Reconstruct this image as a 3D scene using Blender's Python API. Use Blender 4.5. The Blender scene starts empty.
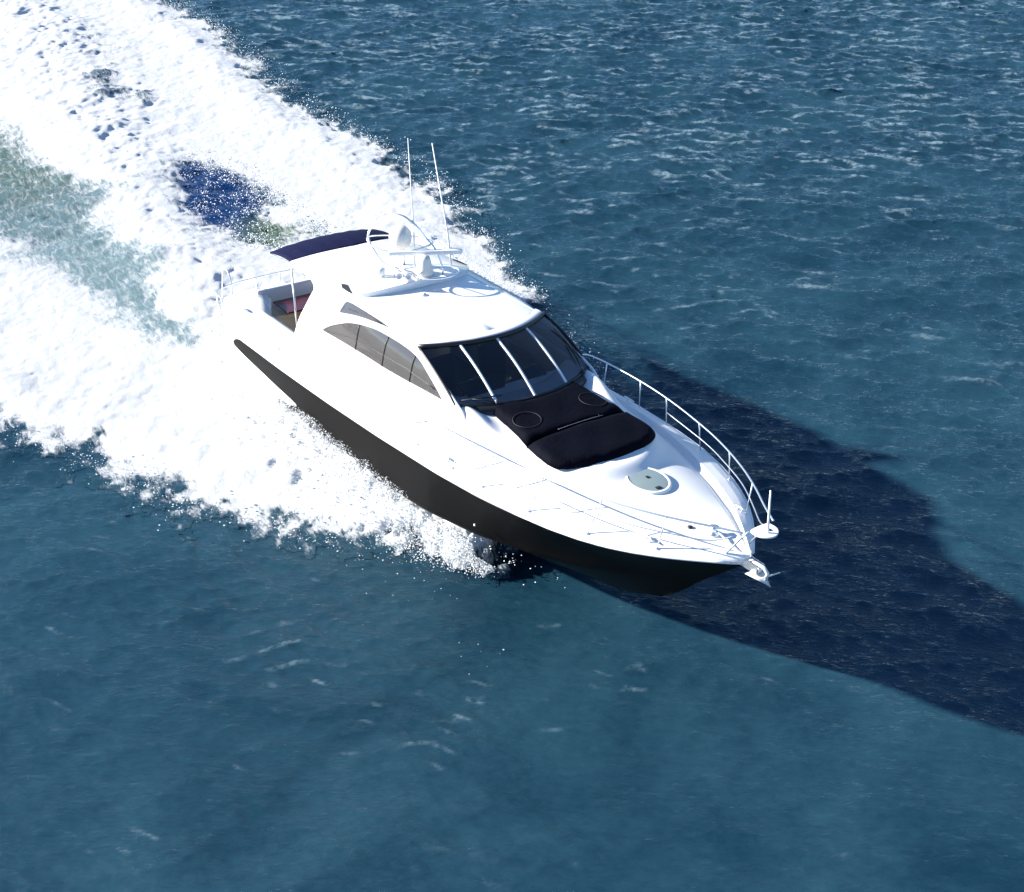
import bpy, bmesh, math, random
import numpy as np
from mathutils import Vector, Matrix
from mathutils.geometry import delaunay_2d_cdt

random.seed(7)
rng = np.random.default_rng(7)
sc = bpy.context.scene
C = sc.collection
R = math.radians

# ------------------------------------------------------------------ camera
cam_d = bpy.data.cameras.new('camera')
cam = bpy.data.objects.new('camera', cam_d)
C.objects.link(cam)
cam_d.sensor_width = 36
cam_d.lens = 1316.95 * 36 / 1024
cam_d.clip_start = 0.1
cam_d.clip_end = 20000
D, ro = R(35.852), R(-0.443)
fw = Vector((0, math.cos(D), -math.sin(D)))
rt0 = Vector((1, 0, 0))
up0 = Vector((0, math.sin(D), math.cos(D)))
rt = math.cos(ro) * rt0 + math.sin(ro) * up0
up = -math.sin(ro) * rt0 + math.cos(ro) * up0
cam.matrix_world = Matrix(((rt.x, up.x, -fw.x, 0), (rt.y, up.y, -fw.y, 0), (rt.z, up.z, -fw.z, 15.6), (0, 0, 0, 1)))
sc.camera = cam

# ------------------------------------------------------------------ sky, sun, exposure
SUN_AZ, SUN_EL = 169.5, 24.0
w = bpy.data.worlds.new('World')
sc.world = w
w.use_nodes = True
nt = w.node_tree
sky = nt.nodes.new('ShaderNodeTexSky')
sky.sky_type = 'NISHITA'
sky.sun_disc = False
sky.sun_elevation = R(SUN_EL)
sky.sun_rotation = R(90 - SUN_AZ) % (2 * math.pi)
sky.air_density = 0.75
sky.dust_density = 0.0
sky.ozone_density = 1.0
bg = nt.nodes['Background']
bg.inputs['Strength'].default_value = 0.074
tint = nt.nodes.new('ShaderNodeMix')
tint.data_type = 'RGBA'
tint.blend_type = 'MULTIPLY'
tint.inputs[0].default_value = 1
tint.inputs[7].default_value = (0.68, 0.87, 1.07, 1)
nt.links.new(sky.outputs[0], tint.inputs[6])
nt.links.new(tint.outputs[2], bg.inputs[0])
sl = bpy.data.lights.new('sun', 'SUN')
sl.energy = 5.0
sl.angle = R(1.2)
sl.color = (1.0, 0.955, 0.88)
sun = bpy.data.objects.new('sun', sl)
C.objects.link(sun)
a, e = R(SUN_AZ), R(SUN_EL)
sdir = Vector((math.cos(a) * math.cos(e), math.sin(a) * math.cos(e), math.sin(e)))
sun.rotation_euler = (-sdir).to_track_quat('-Z', 'Y').to_euler()
sun.location = sdir * 60
vs = sc.view_settings
vs.view_transform = 'Standard'
vs.look = 'None'
vs.gamma = 1
vs.use_curve_mapping = False
vs.exposure = 1.45
sc.cycles.max_bounces = 8
sc.cycles.sample_clamp_direct = 4.0
sc.cycles.sample_clamp_indirect = 4.0
sc.cycles.transparent_max_bounces = 12

# ------------------------------------------------------------------ materials
def new_mat(name):
    m = bpy.data.materials.new(name)
    m.use_nodes = True
    return m, m.node_tree, m.node_tree.nodes['Principled BSDF']

def mat(name, col, rough=0.5, metal=0.0, coat=0.0, var=0.0, vscale=3.0, bump=0.0, bscale=30.0, spec=None):
    m, t, p = new_mat(name)
    p.inputs['Base Color'].default_value = (*col, 1)
    p.inputs['Roughness'].default_value = rough
    p.inputs['Metallic'].default_value = metal
    p.inputs['Coat Weight'].default_value = coat
    if spec is not None:
        p.inputs['Specular IOR Level'].default_value = spec
    tc = t.nodes.new('ShaderNodeTexCoord')
    if var:
        n = t.nodes.new('ShaderNodeTexNoise')
        n.inputs['Scale'].default_value = vscale
        n.inputs['Detail'].default_value = 6
        t.links.new(tc.outputs['Object'], n.inputs['Vector'])
        mx = t.nodes.new('ShaderNodeMix')
        mx.data_type = 'RGBA'
        mx.inputs[6].default_value = (*[c * (1 - var) for c in col], 1)
        mx.inputs[7].default_value = (*[min(1, c * (1 + var)) for c in col], 1)
        t.links.new(n.outputs['Fac'], mx.inputs[0])
        t.links.new(mx.outputs[2], p.inputs['Base Color'])
    if bump:
        n2 = t.nodes.new('ShaderNodeTexNoise')
        n2.inputs['Scale'].default_value = bscale
        n2.inputs['Detail'].default_value = 4
        t.links.new(tc.outputs['Object'], n2.inputs['Vector'])
        b = t.nodes.new('ShaderNodeBump')
        b.inputs['Strength'].default_value = bump
        b.inputs['Distance'].default_value = 0.02
        t.links.new(n2.outputs['Fac'], b.inputs['Height'])
        t.links.new(b.outputs[0], p.inputs['Normal'])
    return m

M_white = mat('white_gelcoat', (0.80, 0.80, 0.79), 0.25, coat=0.3, var=0.02, vscale=1.2)
M_deck = mat('nonskid_deck', (0.78, 0.78, 0.77), 0.55, var=0.03, vscale=2.0, bump=0.15, bscale=160)
M_cream = mat('cream_vinyl', (0.80, 0.72, 0.58), 0.5, var=0.06, bump=0.2, bscale=20)
M_greyvinyl = mat('grey_white_vinyl', (0.70, 0.70, 0.72), 0.5, var=0.04, bump=0.15, bscale=20)
M_steel = mat('polished_steel', (0.86, 0.87, 0.88), 0.32, metal=1.0)
M_paintw = mat('white_paint', (0.80, 0.80, 0.80), 0.35)
M_navy = mat('navy_canvas', (0.004, 0.006, 0.036), 0.85, var=0.3, vscale=6, bump=0.5, bscale=14, spec=0.12)
M_pad = mat('dark_pad_fabric', (0.0011, 0.0016, 0.0056), 0.8, var=0.4, vscale=5, bump=0.6, bscale=10, spec=0.06)
M_piping = mat('grey_piping', (0.012, 0.012, 0.018), 0.7)
M_black = mat('black_rubber', (0.012, 0.012, 0.014), 0.45)
M_dark = mat('dark_interior', (0.02, 0.022, 0.03), 0.6, var=0.3)
M_seat = mat('dark_leather', (0.03, 0.028, 0.03), 0.45, coat=0.2)
M_dash = mat('pale_dashboard', (0.78, 0.80, 0.82), 0.5, var=0.1)
M_beige = mat('beige_lining', (0.45, 0.40, 0.34), 0.7, var=0.12)
M_maroon = mat('varnished_maroon', (0.085, 0.010, 0.010), 0.35, coat=0.5, var=0.3, vscale=4)
M_creamp = mat('cream_paint', (0.76, 0.73, 0.66), 0.4)
M_zinc = mat('galvanised_anchor', (0.62, 0.63, 0.62), 0.4, metal=0.3)
M_hatch = mat('hatch_acrylic', (0.22, 0.28, 0.275), 0.12, coat=0.6, var=0.15, vscale=3)

def teak():
    m, t, p = new_mat('teak')
    tc = t.nodes.new('ShaderNodeTexCoord')
    wv = t.nodes.new('ShaderNodeTexWave')
    wv.bands_direction = 'Y'
    wv.inputs['Scale'].default_value = 5.2
    wv.inputs['Distortion'].default_value = 0.2
    t.links.new(tc.outputs['Object'], wv.inputs['Vector'])
    cr = t.nodes.new('ShaderNodeValToRGB')
    cr.color_ramp.elements[0].position = 0.02
    cr.color_ramp.elements[0].color = (0.05, 0.03, 0.02, 1)
    cr.color_ramp.elements[1].position = 0.1
    cr.color_ramp.elements[1].color = (0.70, 0.50, 0.27, 1)
    t.links.new(wv.outputs['Fac'], cr.inputs[0])
    t.links.new(cr.outputs[0], p.inputs['Base Color'])
    p.inputs['Roughness'].default_value = 0.6
    return m
M_teak = teak()

def glass(name, tint, rough=0.02, body=None, bodymix=0.0):
    m, t, p = new_mat(name)
    t.nodes.remove(p)
    out = t.nodes['Material Output']
    tr = t.nodes.new('ShaderNodeBsdfTransparent')
    tr.inputs[0].default_value = (*tint, 1)
    gl = t.nodes.new('ShaderNodeBsdfGlossy')
    gl.inputs['Roughness'].default_value = rough
    fr = t.nodes.new('ShaderNodeFresnel')
    fr.inputs[0].default_value = 1.8
    mx = t.nodes.new('ShaderNodeMixShader')
    t.links.new(fr.outputs[0], mx.inputs[0])
    src = tr
    if body:
        df = t.nodes.new('ShaderNodeBsdfDiffuse')
        df.inputs[0].default_value = (*body, 1)
        m2 = t.nodes.new('ShaderNodeMixShader')
        m2.inputs[0].default_value = bodymix
        t.links.new(tr.outputs[0], m2.inputs[1])
        t.links.new(df.outputs[0], m2.inputs[2])
        src = m2
    t.links.new(src.outputs[0], mx.inputs[1])
    t.links.new(gl.outputs[0], mx.inputs[2])
    t.links.new(mx.outputs[0], out.inputs[0])
    return m
M_glass = glass('windscreen_glass', (0.84, 0.90, 0.95))
M_sideglass = glass('side_window_glass', (0.5, 0.47, 0.44), 0.05, (0.115, 0.105, 0.098), 0.62)

def hull_mat():
    m, t, p = new_mat('hull_paint')
    at = t.nodes.new('ShaderNodeAttribute')
    at.attribute_name = 'band'
    cr = t.nodes.new('ShaderNodeValToRGB')
    cr.color_ramp.elements[0].position = 0.495
    cr.color_ramp.elements[0].color = (0.80, 0.80, 0.79, 1)
    cr.color_ramp.elements[1].position = 0.505
    cr.color_ramp.elements[1].color = (0.0050, 0.0044, 0.0042, 1)
    t.links.new(at.outputs['Fac'], cr.inputs[0])
    t.links.new(cr.outputs[0], p.inputs['Base Color'])
    p.inputs['Roughness'].default_value = 0.42
    p.inputs['Specular IOR Level'].default_value = 0.04
    return m
M_hull = hull_mat()

# ------------------------------------------------------------------ the sea
N, TILE = 1024, 51.2
kx = np.fft.fftfreq(N, TILE / N) * 2 * np.pi
KX, KY_ = np.meshgrid(kx, kx, indexing='ij')
K = np.hypot(KX, KY_)
K[0, 0] = 1e-6

def spectrum_field(power, seed):
    g = np.random.default_rng(seed)
    h = (g.normal(size=(N, N)) + 1j * g.normal(size=(N, N))) * power
    h[0, 0] = 0
    return h

def wave_amp(lp, wind_deg, spread, kcut):
    kp = 2 * np.pi / lp
    wd = R(wind_deg)
    c = (KX * math.cos(wd) + KY_ * math.sin(wd)) / K
    # a peaked spectrum with a k^-4 tail
    s = np.where(K > 0, np.exp(-1.25 * (kp / K) ** 2) * K ** -3.5, 0)
    s = s * (np.abs(c) ** spread * (c > 0) + 0.08 * np.abs(c)) * np.exp(-(K / kcut) ** 2)
    return np.sqrt(np.maximum(s, 0))

def norm_field(F, rms):
    z = np.fft.ifft2(F).real
    return F * (rms / z.std())

F = norm_field(spectrum_field(wave_amp(0.95, 80, 3, 60), 1), 0.013) \
    + norm_field(spectrum_field(wave_amp(3.2, 100, 3, 20), 2), 0.026) \
    + norm_field(spectrum_field(wave_amp(0.45, 62, 2, 80), 3), 0.0042)
def train(lp, deg, seed, rms):
    wd = R(deg)
    c = (KX * math.cos(wd) + KY_ * math.sin(wd)) / K
    kp = 2 * np.pi / lp
    p = np.exp(-((K - kp) / (0.34 * kp)) ** 2) * np.where(c > 0, c, 0) ** 5
    return norm_field(spectrum_field(p, seed), rms)
G1, G2, G3 = train(0.38, 66, 5, 0.0036), train(0.52, 98, 6, 0.0050), train(0.85, 78, 8, 0.0090)
F = F + G1 + G2 + G3
WZ = np.fft.ifft2(F).real
lam = 0.7
WX = -lam * np.fft.ifft2(1j * KX / K * F).real * -1
WY = -lam * np.fft.ifft2(1j * KY_ / K * F).real * -1
SLX = np.fft.ifft2(1j * KX * F).real
# crest sharpness (where the surface is squeezed together)
JAC = np.fft.ifft2(1j * KX * (1j * KX / K * F)).real + np.fft.ifft2(1j * KY_ * (1j * KY_ / K * F)).real
def crest_of(G):
    A_ = np.fft.ifft2(G)
    amp = np.abs(A_) / np.sqrt((np.abs(A_) ** 2).mean())
    return np.cos(np.angle(A_)), amp
CR_ = [crest_of(G) for G in (G1, G2, G3)]

def frac_noise(beta, lo, hi, seed):
    p = K ** (-beta / 2) * np.exp(-(K * lo) ** 2) * (1 - np.exp(-(K * hi) ** 2))
    z = np.fft.ifft2(spectrum_field(p, seed)).real
    return z / z.std()
NZ_big = frac_noise(3.0, 0.05, 1.0, 11)
NZ_mid = frac_noise(2.4, 0.03, 0.35, 12)
NZ_fine = frac_noise(1.6, 0.012, 0.12, 13)
NZ_mot = frac_noise(2.6, 0.1, 2.5, 14)

def samp(T, x, y):
    u = (x / TILE * N) % N
    v = (y / TILE * N) % N
    i, j = np.floor(u).astype(int), np.floor(v).astype(int)
    fu, fv = u - i, v - j
    i %= N; j %= N
    i1, j1 = (i + 1) % N, (j + 1) % N
    return T[i, j] * (1 - fu) * (1 - fv) + T[i1, j] * fu * (1 - fv) + T[i, j1] * (1 - fu) * fv + T[i1, j1] * fu * fv

def sstep(a, b, x):
    t = np.clip((x - a) / (b - a), 0, 1)
    return t * t * (3 - 2 * t)

# boat pose on the water: bow up, banked to port in a port turn
BR = np.array([[0.576312844532835, 0.8167784730848366, 0.027137264631404714],
               [-0.8127045556519013, 0.5693165826077272, 0.12405617272229795],
               [0.08587671657159443, -0.09354974437731807, 0.9919040451968226]])
BT = np.array([-4.72231423, 25.8437995, -0.4])

OUTER = [(2.6, 16.6), (1.2, 17.6), (0.2, 18.2), (-0.6, 18.35), (-1.32, 18.25), (-2.04, 18.26), (-2.58, 18.15), (-3.36, 18.73), (-4.13, 18.97), (-4.89, 19.12), (-5.44, 19.58), (-5.99, 19.5), (-6.56, 19.96), (-7.5, 20.71), (-8.17, 21.05), (-9.11, 21.57), (-9.79, 21.86), (-10.5, 22.15), (-12.09, 23.2), (-20, 27), (-34, 42), (-34, 62), (-20, 62), (-13.38, 51.25), (-11.32, 48.44), (-9.31, 45.15), (-7.69, 42.21), (-6.58, 39.98), (-4.82, 37.92), (-3.82, 36.76), (-2.69, 34.96), (-1.62, 32.78), (-0.26, 29.41), (0.45, 27.34), (0.93, 25.93), (1.38, 24.33), (1.78, 22.75), (2.1, 21.2), (2.9, 19.2)]
HOLE = [(-9.66, 35.19), (-8.99, 35.88), (-7.66, 34.82), (-6.7, 33.17), (-5.55, 31.63), (-4.67, 30.75), (-5.37, 30.2), (-6.7, 30.5), (-7.7, 31.08), (-8.67, 31.39), (-9.26, 33.21)]
BAND = [(-26, 47), (-18.3, 41.0), (-15.4, 38.6), (-13.2, 36.5), (-11.2, 34.0), (-9.5, 31.0), (-8.3, 28.6), (-7.15, 26.2), (-6.8, 25.3), (-7.5, 25.2), (-9.2, 26.6), (-11.5, 28.8), (-13.6, 30.8), (-15.8, 32.4), (-26, 37)]
SPOT1 = [(-14.51, 44.34), (-14.94, 46.39), (-14.38, 45.85), (-13.26, 42.41), (-12.15, 40.79), (-11.7, 39.93), (-12.43, 39.95), (-13.46, 41.52)]
PLUME = [(-7.05, 25.7), (-8.83, 30.42), (-10.59, 34.76), (-13.23, 40.12), (-16.08, 45.82), (-18.5, 50.39), (-22.29, 58.78)]

def seg_dist(px, py, ax, ay, bx, by):
    dx, dy = bx - ax, by - ay
    t = np.clip(((px - ax) * dx + (py - ay) * dy) / (dx * dx + dy * dy), 0, 1)
    return np.hypot(px - ax - t * dx, py - ay - t * dy)

def sdist(px, py, poly):
    d = np.full(px.shape, 1e9)
    ins = np.zeros(px.shape, bool)
    n = len(poly)
    for i in range(n):
        (ax, ay), (bx, by) = poly[i], poly[(i + 1) % n]
        d = np.minimum(d, seg_dist(px, py, ax, ay, bx, by))
        c = ((ay > py) != (by > py)) & (px < (bx - ax) * (py - ay) / ((by - ay) if by != ay else 1e-9) + ax)
        ins ^= c
    return np.where(ins, d, -d)

def hull_half(xb):
    return np.interp(xb, [-1, 0, 1, 3, 7, 9, 10.5, 11, 11.6, 12.48, 13.1], [1.6, 1.85, 1.9, 1.92, 1.72, 1.05, 0.7, 0.6, 0.4, 0.1, 0])

def wake(x, y):
    """foam density 0..1, foam lift in metres, green aerated water 0..1 at a point on the sea"""
    xb = (x - BT[0]) * BR[0, 0] + (y - BT[1]) * BR[1, 0]
    yb = (x - BT[0]) * BR[0, 1] + (y - BT[1]) * BR[1, 1]
    nb, nm, nf = [np.clip(samp(T_, x, y), -1.7, 1.7) for T_ in (NZ_big, NZ_mid, NZ_fine)]
    so = sdist(x, y, OUTER)
    hull = hull_half(xb)
    dh = np.abs(yb) - hull                                  # distance out from the hull side
    # foam starts where the chine throws it out; it widens quickly going aft
    start = np.where(yb > 0, sstep(8.9, 7.6, xb + 0.25 * nm), sstep(7.9, 6.8, xb + 0.3 * nm))
    dens = sstep(-0.45, 0.95, so + 0.20 * nb + 0.20 * nm + 0.07 * nf) * start
    soft = sstep(0.0, 1.5, so + 0.06 * nb) * start
    wd = np.interp(xb, [2, 6, 7.2, 8, 9, 9.9], [1.5, 1.0, 0.5, 0.3, 0.18, 0.1])
    near = sstep(wd + 0.22, wd - 0.22, dh + 0.16 * nm + 0.06 * nf) * sstep(9.35, 8.5, xb + 0.2 * nm) * sstep(-2, 1, xb)
    dens = np.maximum(dens, near)
    soft = np.maximum(soft, 0.6 * sstep(wd + 0.35, wd - 0.2, dh) * sstep(9.7, 8.8, xb) * sstep(-2, 1, xb))
    sh = sdist(x, y, HOLE)
    hole = sstep(-0.95, 0.85, sh + 0.25 * nb + 0.25 * nm)
    sb = sdist(x, y, BAND)
    band = sstep(-0.8, 1.1, sb + 0.25 * nb + 0.12 * nm)
    ss = sdist(x, y, SPOT1)
    spot = sstep(-1.0, 0.9, ss + 0.35 * nb + 0.3 * nm)
    dens = dens * (1 - 0.90 * hole) * (1 - 0.74 * band) * (1 - 0.72 * spot)
    dpl = np.full(x.shape, 1e9)
    for i in range(len(PLUME) - 1):
        dpl = np.minimum(dpl, seg_dist(x, y, *PLUME[i], *PLUME[i + 1]))
    aft = sstep(0.5, -2.5, xb)
    lift = soft * (0.05 + 0.020 * nb + 0.008 * nm + 0.006 * nf)
    lift += 0.24 * soft * np.exp(-(dpl / 1.5) ** 2) * aft * (1 + 0.10 * nm + 0.1 * nb)
    lift += 0.10 * soft * np.exp(-((so - 1.1) / 0.8) ** 2) * (1 + 0.15 * nb + 0.08 * nm)
    hh = np.interp(xb, [-1, 0, 3, 6, 8, 9.4, 10.1], [0.0, 0.08, 0.32, 0.55, 0.80, 0.75, 0.1])
    lift += hh * (1 + 0.09 * nm + 0.10 * nb + 0.03 * nf) * np.exp(-(np.maximum(dh, 0) / (wd * 0.75)) ** 1.6) * near
    port = sstep(8.0, 5.5, xb) * sstep(-3.0, 0.5, xb) * np.exp(-((yb - np.interp(xb, [0, 4, 8], [3.6, 3.1, 2.2])) / 0.75) ** 2)
    lift += 0.75 * port * soft * (1 + 0.10 * nm + 0.12 * nb)
    lift -= 0.12 * hole + 0.14 * band * aft
    green = np.clip(sstep(-1.2, 0.6, sb) * sstep(-19, -14, -np.hypot(x + 16, y - 37.5) - 8) , 0, 1)
    green = np.maximum(0.75 * sstep(-1.2, 0.5, sb) * sstep(9.0, 2.0, np.hypot(x + 15.6, y - 37.0)),
                       sstep(-0.6, 0.3, sh) * sstep(2.6, 0.8, np.hypot(x + 5.4, y - 31.4)))
    global BLUE
    BLUE = sstep(-0.5, 0.5, sh) * (1 - green)
    global PALE
    PALE = sstep(-1.6, 0.3, sb) * (1 - green)
    green = green * 0.75
    return dens, lift, green

def water_nodes(m, t, p):
    """deep water body with mottled colour, fine ripple bump; returns the principled shader"""
    L = t.links.new
    tc = t.nodes.new('ShaderNodeNewGeometry')
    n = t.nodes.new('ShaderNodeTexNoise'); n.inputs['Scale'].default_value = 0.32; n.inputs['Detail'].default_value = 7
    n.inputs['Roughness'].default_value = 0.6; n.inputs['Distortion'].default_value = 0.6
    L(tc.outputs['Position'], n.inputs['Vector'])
    nf_ = t.nodes.new('ShaderNodeTexNoise'); nf_.inputs['Scale'].default_value = 4.0; nf_.inputs['Detail'].default_value = 10; nf_.inputs['Roughness'].default_value = 0.78  # fine grain: light and shade of small ripples painted into the colour
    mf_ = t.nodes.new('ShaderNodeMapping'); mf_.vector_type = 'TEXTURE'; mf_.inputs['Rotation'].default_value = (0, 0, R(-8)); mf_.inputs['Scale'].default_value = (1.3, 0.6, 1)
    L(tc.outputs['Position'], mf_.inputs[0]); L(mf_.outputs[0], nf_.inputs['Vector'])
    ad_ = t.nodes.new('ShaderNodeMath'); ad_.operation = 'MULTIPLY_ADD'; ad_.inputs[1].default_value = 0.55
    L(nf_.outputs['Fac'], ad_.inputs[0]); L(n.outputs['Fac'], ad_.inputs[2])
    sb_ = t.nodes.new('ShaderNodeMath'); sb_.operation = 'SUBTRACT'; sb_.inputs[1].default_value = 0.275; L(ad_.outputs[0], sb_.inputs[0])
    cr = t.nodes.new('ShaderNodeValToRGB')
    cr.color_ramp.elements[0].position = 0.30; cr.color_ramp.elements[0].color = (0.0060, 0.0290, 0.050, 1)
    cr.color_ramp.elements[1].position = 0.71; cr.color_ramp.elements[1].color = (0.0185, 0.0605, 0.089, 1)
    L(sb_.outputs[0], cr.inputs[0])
    ga = t.nodes.new('ShaderNodeAttribute'); ga.attribute_name = 'green'
    gm = t.nodes.new('ShaderNodeMix'); gm.data_type = 'RGBA'
    gm.inputs[7].default_value = (0.11, 0.16, 0.085, 1)
    L(ga.outputs['Fac'], gm.inputs[0]); L(cr.outputs[0], gm.inputs[6])
    # thin pale lines on the waves: sky reflection painted into the water colour
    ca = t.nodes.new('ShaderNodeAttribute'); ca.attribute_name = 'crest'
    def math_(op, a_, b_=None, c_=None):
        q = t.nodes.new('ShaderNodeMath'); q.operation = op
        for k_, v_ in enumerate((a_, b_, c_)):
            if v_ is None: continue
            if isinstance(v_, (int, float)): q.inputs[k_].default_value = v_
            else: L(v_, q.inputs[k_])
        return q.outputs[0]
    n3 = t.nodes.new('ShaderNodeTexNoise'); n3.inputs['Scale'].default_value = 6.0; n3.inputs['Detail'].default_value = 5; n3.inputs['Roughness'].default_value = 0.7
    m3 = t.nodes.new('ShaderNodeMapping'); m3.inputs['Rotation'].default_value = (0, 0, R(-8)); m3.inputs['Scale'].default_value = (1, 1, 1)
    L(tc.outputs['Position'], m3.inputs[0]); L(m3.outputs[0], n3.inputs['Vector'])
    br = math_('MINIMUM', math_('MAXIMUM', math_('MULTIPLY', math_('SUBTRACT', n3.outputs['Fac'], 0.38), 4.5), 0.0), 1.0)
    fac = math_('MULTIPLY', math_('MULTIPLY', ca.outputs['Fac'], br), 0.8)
    ba = t.nodes.new('ShaderNodeAttribute'); ba.attribute_name = 'blue'
    bm_ = t.nodes.new('ShaderNodeMix'); bm_.data_type = 'RGBA'
    bm_.inputs[7].default_value = (0.004, 0.025, 0.095, 1)
    L(ba.outputs['Fac'], bm_.inputs[0]); L(gm.outputs[2], bm_.inputs[6])
    pa = t.nodes.new('ShaderNodeAttribute'); pa.attribute_name = 'pale'
    pm_ = t.nodes.new('ShaderNodeMix'); pm_.data_type = 'RGBA'
    pm_.inputs[7].default_value = (0.14, 0.215, 0.225, 1)
    L(pa.outputs['Fac'], pm_.inputs[0]); L(bm_.outputs[2], pm_.inputs[6])
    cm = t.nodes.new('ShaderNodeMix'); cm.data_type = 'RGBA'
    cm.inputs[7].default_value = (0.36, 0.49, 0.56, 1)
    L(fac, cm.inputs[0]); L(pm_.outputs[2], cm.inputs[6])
    n2 = t.nodes.new('ShaderNodeTexNoise'); n2.inputs['Scale'].default_value = 5.0; n2.inputs['Detail'].default_value = 8
    n2.inputs['Roughness'].default_value = 0.66
    mp = t.nodes.new('ShaderNodeMapping'); mp.vector_type = 'TEXTURE'; mp.inputs['Rotation'].default_value = (0, 0, R(-8)); mp.inputs['Scale'].default_value = (1.15, 0.5, 1)
    L(tc.outputs['Position'], mp.inputs[0]); L(mp.outputs[0], n2.inputs['Vector'])
    b = t.nodes.new('ShaderNodeBump'); b.inputs['Strength'].default_value = 0.9; b.inputs['Distance'].default_value = 0.048
    L(n2.outputs['Fac'], b.inputs['Height'])
    flat = t.nodes.new('ShaderNodeMix'); flat.data_type = 'VECTOR'; flat.inputs[0].default_value = 0.74
    flat.inputs[5].default_value = (0, 0, 1)
    L(b.outputs[0], flat.inputs[4])
    df = t.nodes.new('ShaderNodeBsdfDiffuse'); L(cm.outputs[2], df.inputs[0]); L(flat.outputs[1], df.inputs['Normal'])
    gl = t.nodes.new('ShaderNodeBsdfGlossy'); gl.inputs['Roughness'].default_value = 0.05; L(b.outputs[0], gl.inputs['Normal'])
    fr = t.nodes.new('ShaderNodeFresnel'); fr.inputs[0].default_value = 1.333; L(b.outputs[0], fr.inputs['Normal'])
    mx = t.nodes.new('ShaderNodeMixShader'); L(fr.outputs[0], mx.inputs[0]); L(df.outputs[0], mx.inputs[1]); L(gl.outputs[0], mx.inputs[2])
    L(mx.outputs[0], t.nodes['Material Output'].inputs[0])
    t.nodes.remove(p)
    return tc, mx

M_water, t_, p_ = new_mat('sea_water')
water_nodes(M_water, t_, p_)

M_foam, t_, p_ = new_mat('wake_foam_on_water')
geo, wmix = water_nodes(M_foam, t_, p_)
L = t_.links.new
fo = t_.nodes.new('ShaderNodeBsdfPrincipled')
fo.inputs['Base Color'].default_value = (0.86, 0.88, 0.89, 1)
fo.inputs['Roughness'].default_value = 0.9
fo.inputs['Specular IOR Level'].default_value = 0.1
nb_ = t_.nodes.new('ShaderNodeTexNoise'); nb_.inputs['Scale'].default_value = 9; nb_.inputs['Detail'].default_value = 8; nb_.inputs['Roughness'].default_value = 0.65
L(geo.outputs['Position'], nb_.inputs['Vector'])
bb = t_.nodes.new('ShaderNodeBump'); bb.inputs['Strength'].default_value = 0.6; bb.inputs['Distance'].default_value = 0.05
L(nb_.outputs['Fac'], bb.inputs['Height'])
ff = t_.nodes.new('ShaderNodeMix'); ff.data_type = 'VECTOR'; ff.inputs[0].default_value = 0.45; ff.inputs[5].default_value = (0, 0, 1)
L(bb.outputs[0], ff.inputs[4]); L(ff.outputs[1], fo.inputs['Normal'])
da = t_.nodes.new('ShaderNodeAttribute'); da.attribute_name = 'foam'
nn = t_.nodes.new('ShaderNodeTexNoise'); nn.inputs['Scale'].default_value = 5.2; nn.inputs['Detail'].default_value = 9; nn.inputs['Roughness'].default_value = 0.72
nn.inputs['Distortion'].default_value = 0.8
mpp = t_.nodes.new('ShaderNodeMapping'); mpp.vector_type = 'TEXTURE'; mpp.inputs['Rotation'].default_value = (0, 0, R(118)); mpp.inputs['Scale'].default_value = (1.9, 0.62, 1)
L(geo.outputs['Position'], mpp.inputs[0]); L(mpp.outputs[0], nn.inputs['Vector'])
# factor = smoothstep over (density + noise spread - threshold)
m1 = t_.nodes.new('ShaderNodeMath'); m1.operation = 'MULTIPLY_ADD'; m1.inputs[1].default_value = 2.1; m1.inputs[2].default_value = -1.05
L(nn.outputs['Fac'], m1.inputs[0])
m2 = t_.nodes.new('ShaderNodeMath'); m2.operation = 'MULTIPLY_ADD'; m2.inputs[1].default_value = 1.35
L(da.outputs['Fac'], m2.inputs[0]); L(m1.outputs[0], m2.inputs[2])
mr_ = t_.nodes.new('ShaderNodeMapRange'); mr_.interpolation_type = 'SMOOTHSTEP'
mr_.inputs[1].default_value = 0.22; mr_.inputs[2].default_value = 1.0
L(m2.outputs[0], mr_.inputs[0])
tl = t_.nodes.new('ShaderNodeBsdfTranslucent'); tl.inputs[0].default_value = (0.86, 0.90, 0.93, 1)
ft = t_.nodes.new('ShaderNodeMixShader'); ft.inputs[0].default_value = 0.4
L(fo.outputs[0], ft.inputs[1]); L(tl.outputs[0], ft.inputs[2])
ms = t_.nodes.new('ShaderNodeMixShader')
L(mr_.outputs[0], ms.inputs[0]); L(wmix.outputs[0], ms.inputs[1]); L(ft.outputs[0], ms.inputs[2])
L(ms.outputs[0], t_.nodes['Material Output'].inputs[0])

M_drop = mat('spray_white', (0.88, 0.90, 0.91), 0.8, spec=0.2)

def np_mesh(name, V, Fc, m, attrs=None, smooth=True, parent=None):
    me = bpy.data.meshes.new(name)
    Fc = np.asarray(Fc)
    k = Fc.shape[1]
    me.vertices.add(len(V)); me.vertices.foreach_set('co', np.ascontiguousarray(V, np.float32).ravel())
    me.loops.add(Fc.size); me.loops.foreach_set('vertex_index', Fc.astype(np.int32).ravel())
    me.polygons.add(len(Fc)); me.polygons.foreach_set('loop_start', (np.arange(len(Fc)) * k).astype(np.int32))
    me.polygons.foreach_set('loop_total', np.full(len(Fc), k, np.int32))
    me.update(calc_edges=True)
    me.polygons.foreach_set('use_smooth', np.full(len(Fc), smooth))
    for an, av in (attrs or {}).items():
        at = me.attributes.new(an, 'FLOAT', 'POINT'); at.data.foreach_set('value', np.ascontiguousarray(av, np.float32).ravel())
    me.materials.append(m)
    o = bpy.data.objects.new(name, me)
    C.objects.link(o)
    if parent: o.parent = parent
    return o

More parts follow.
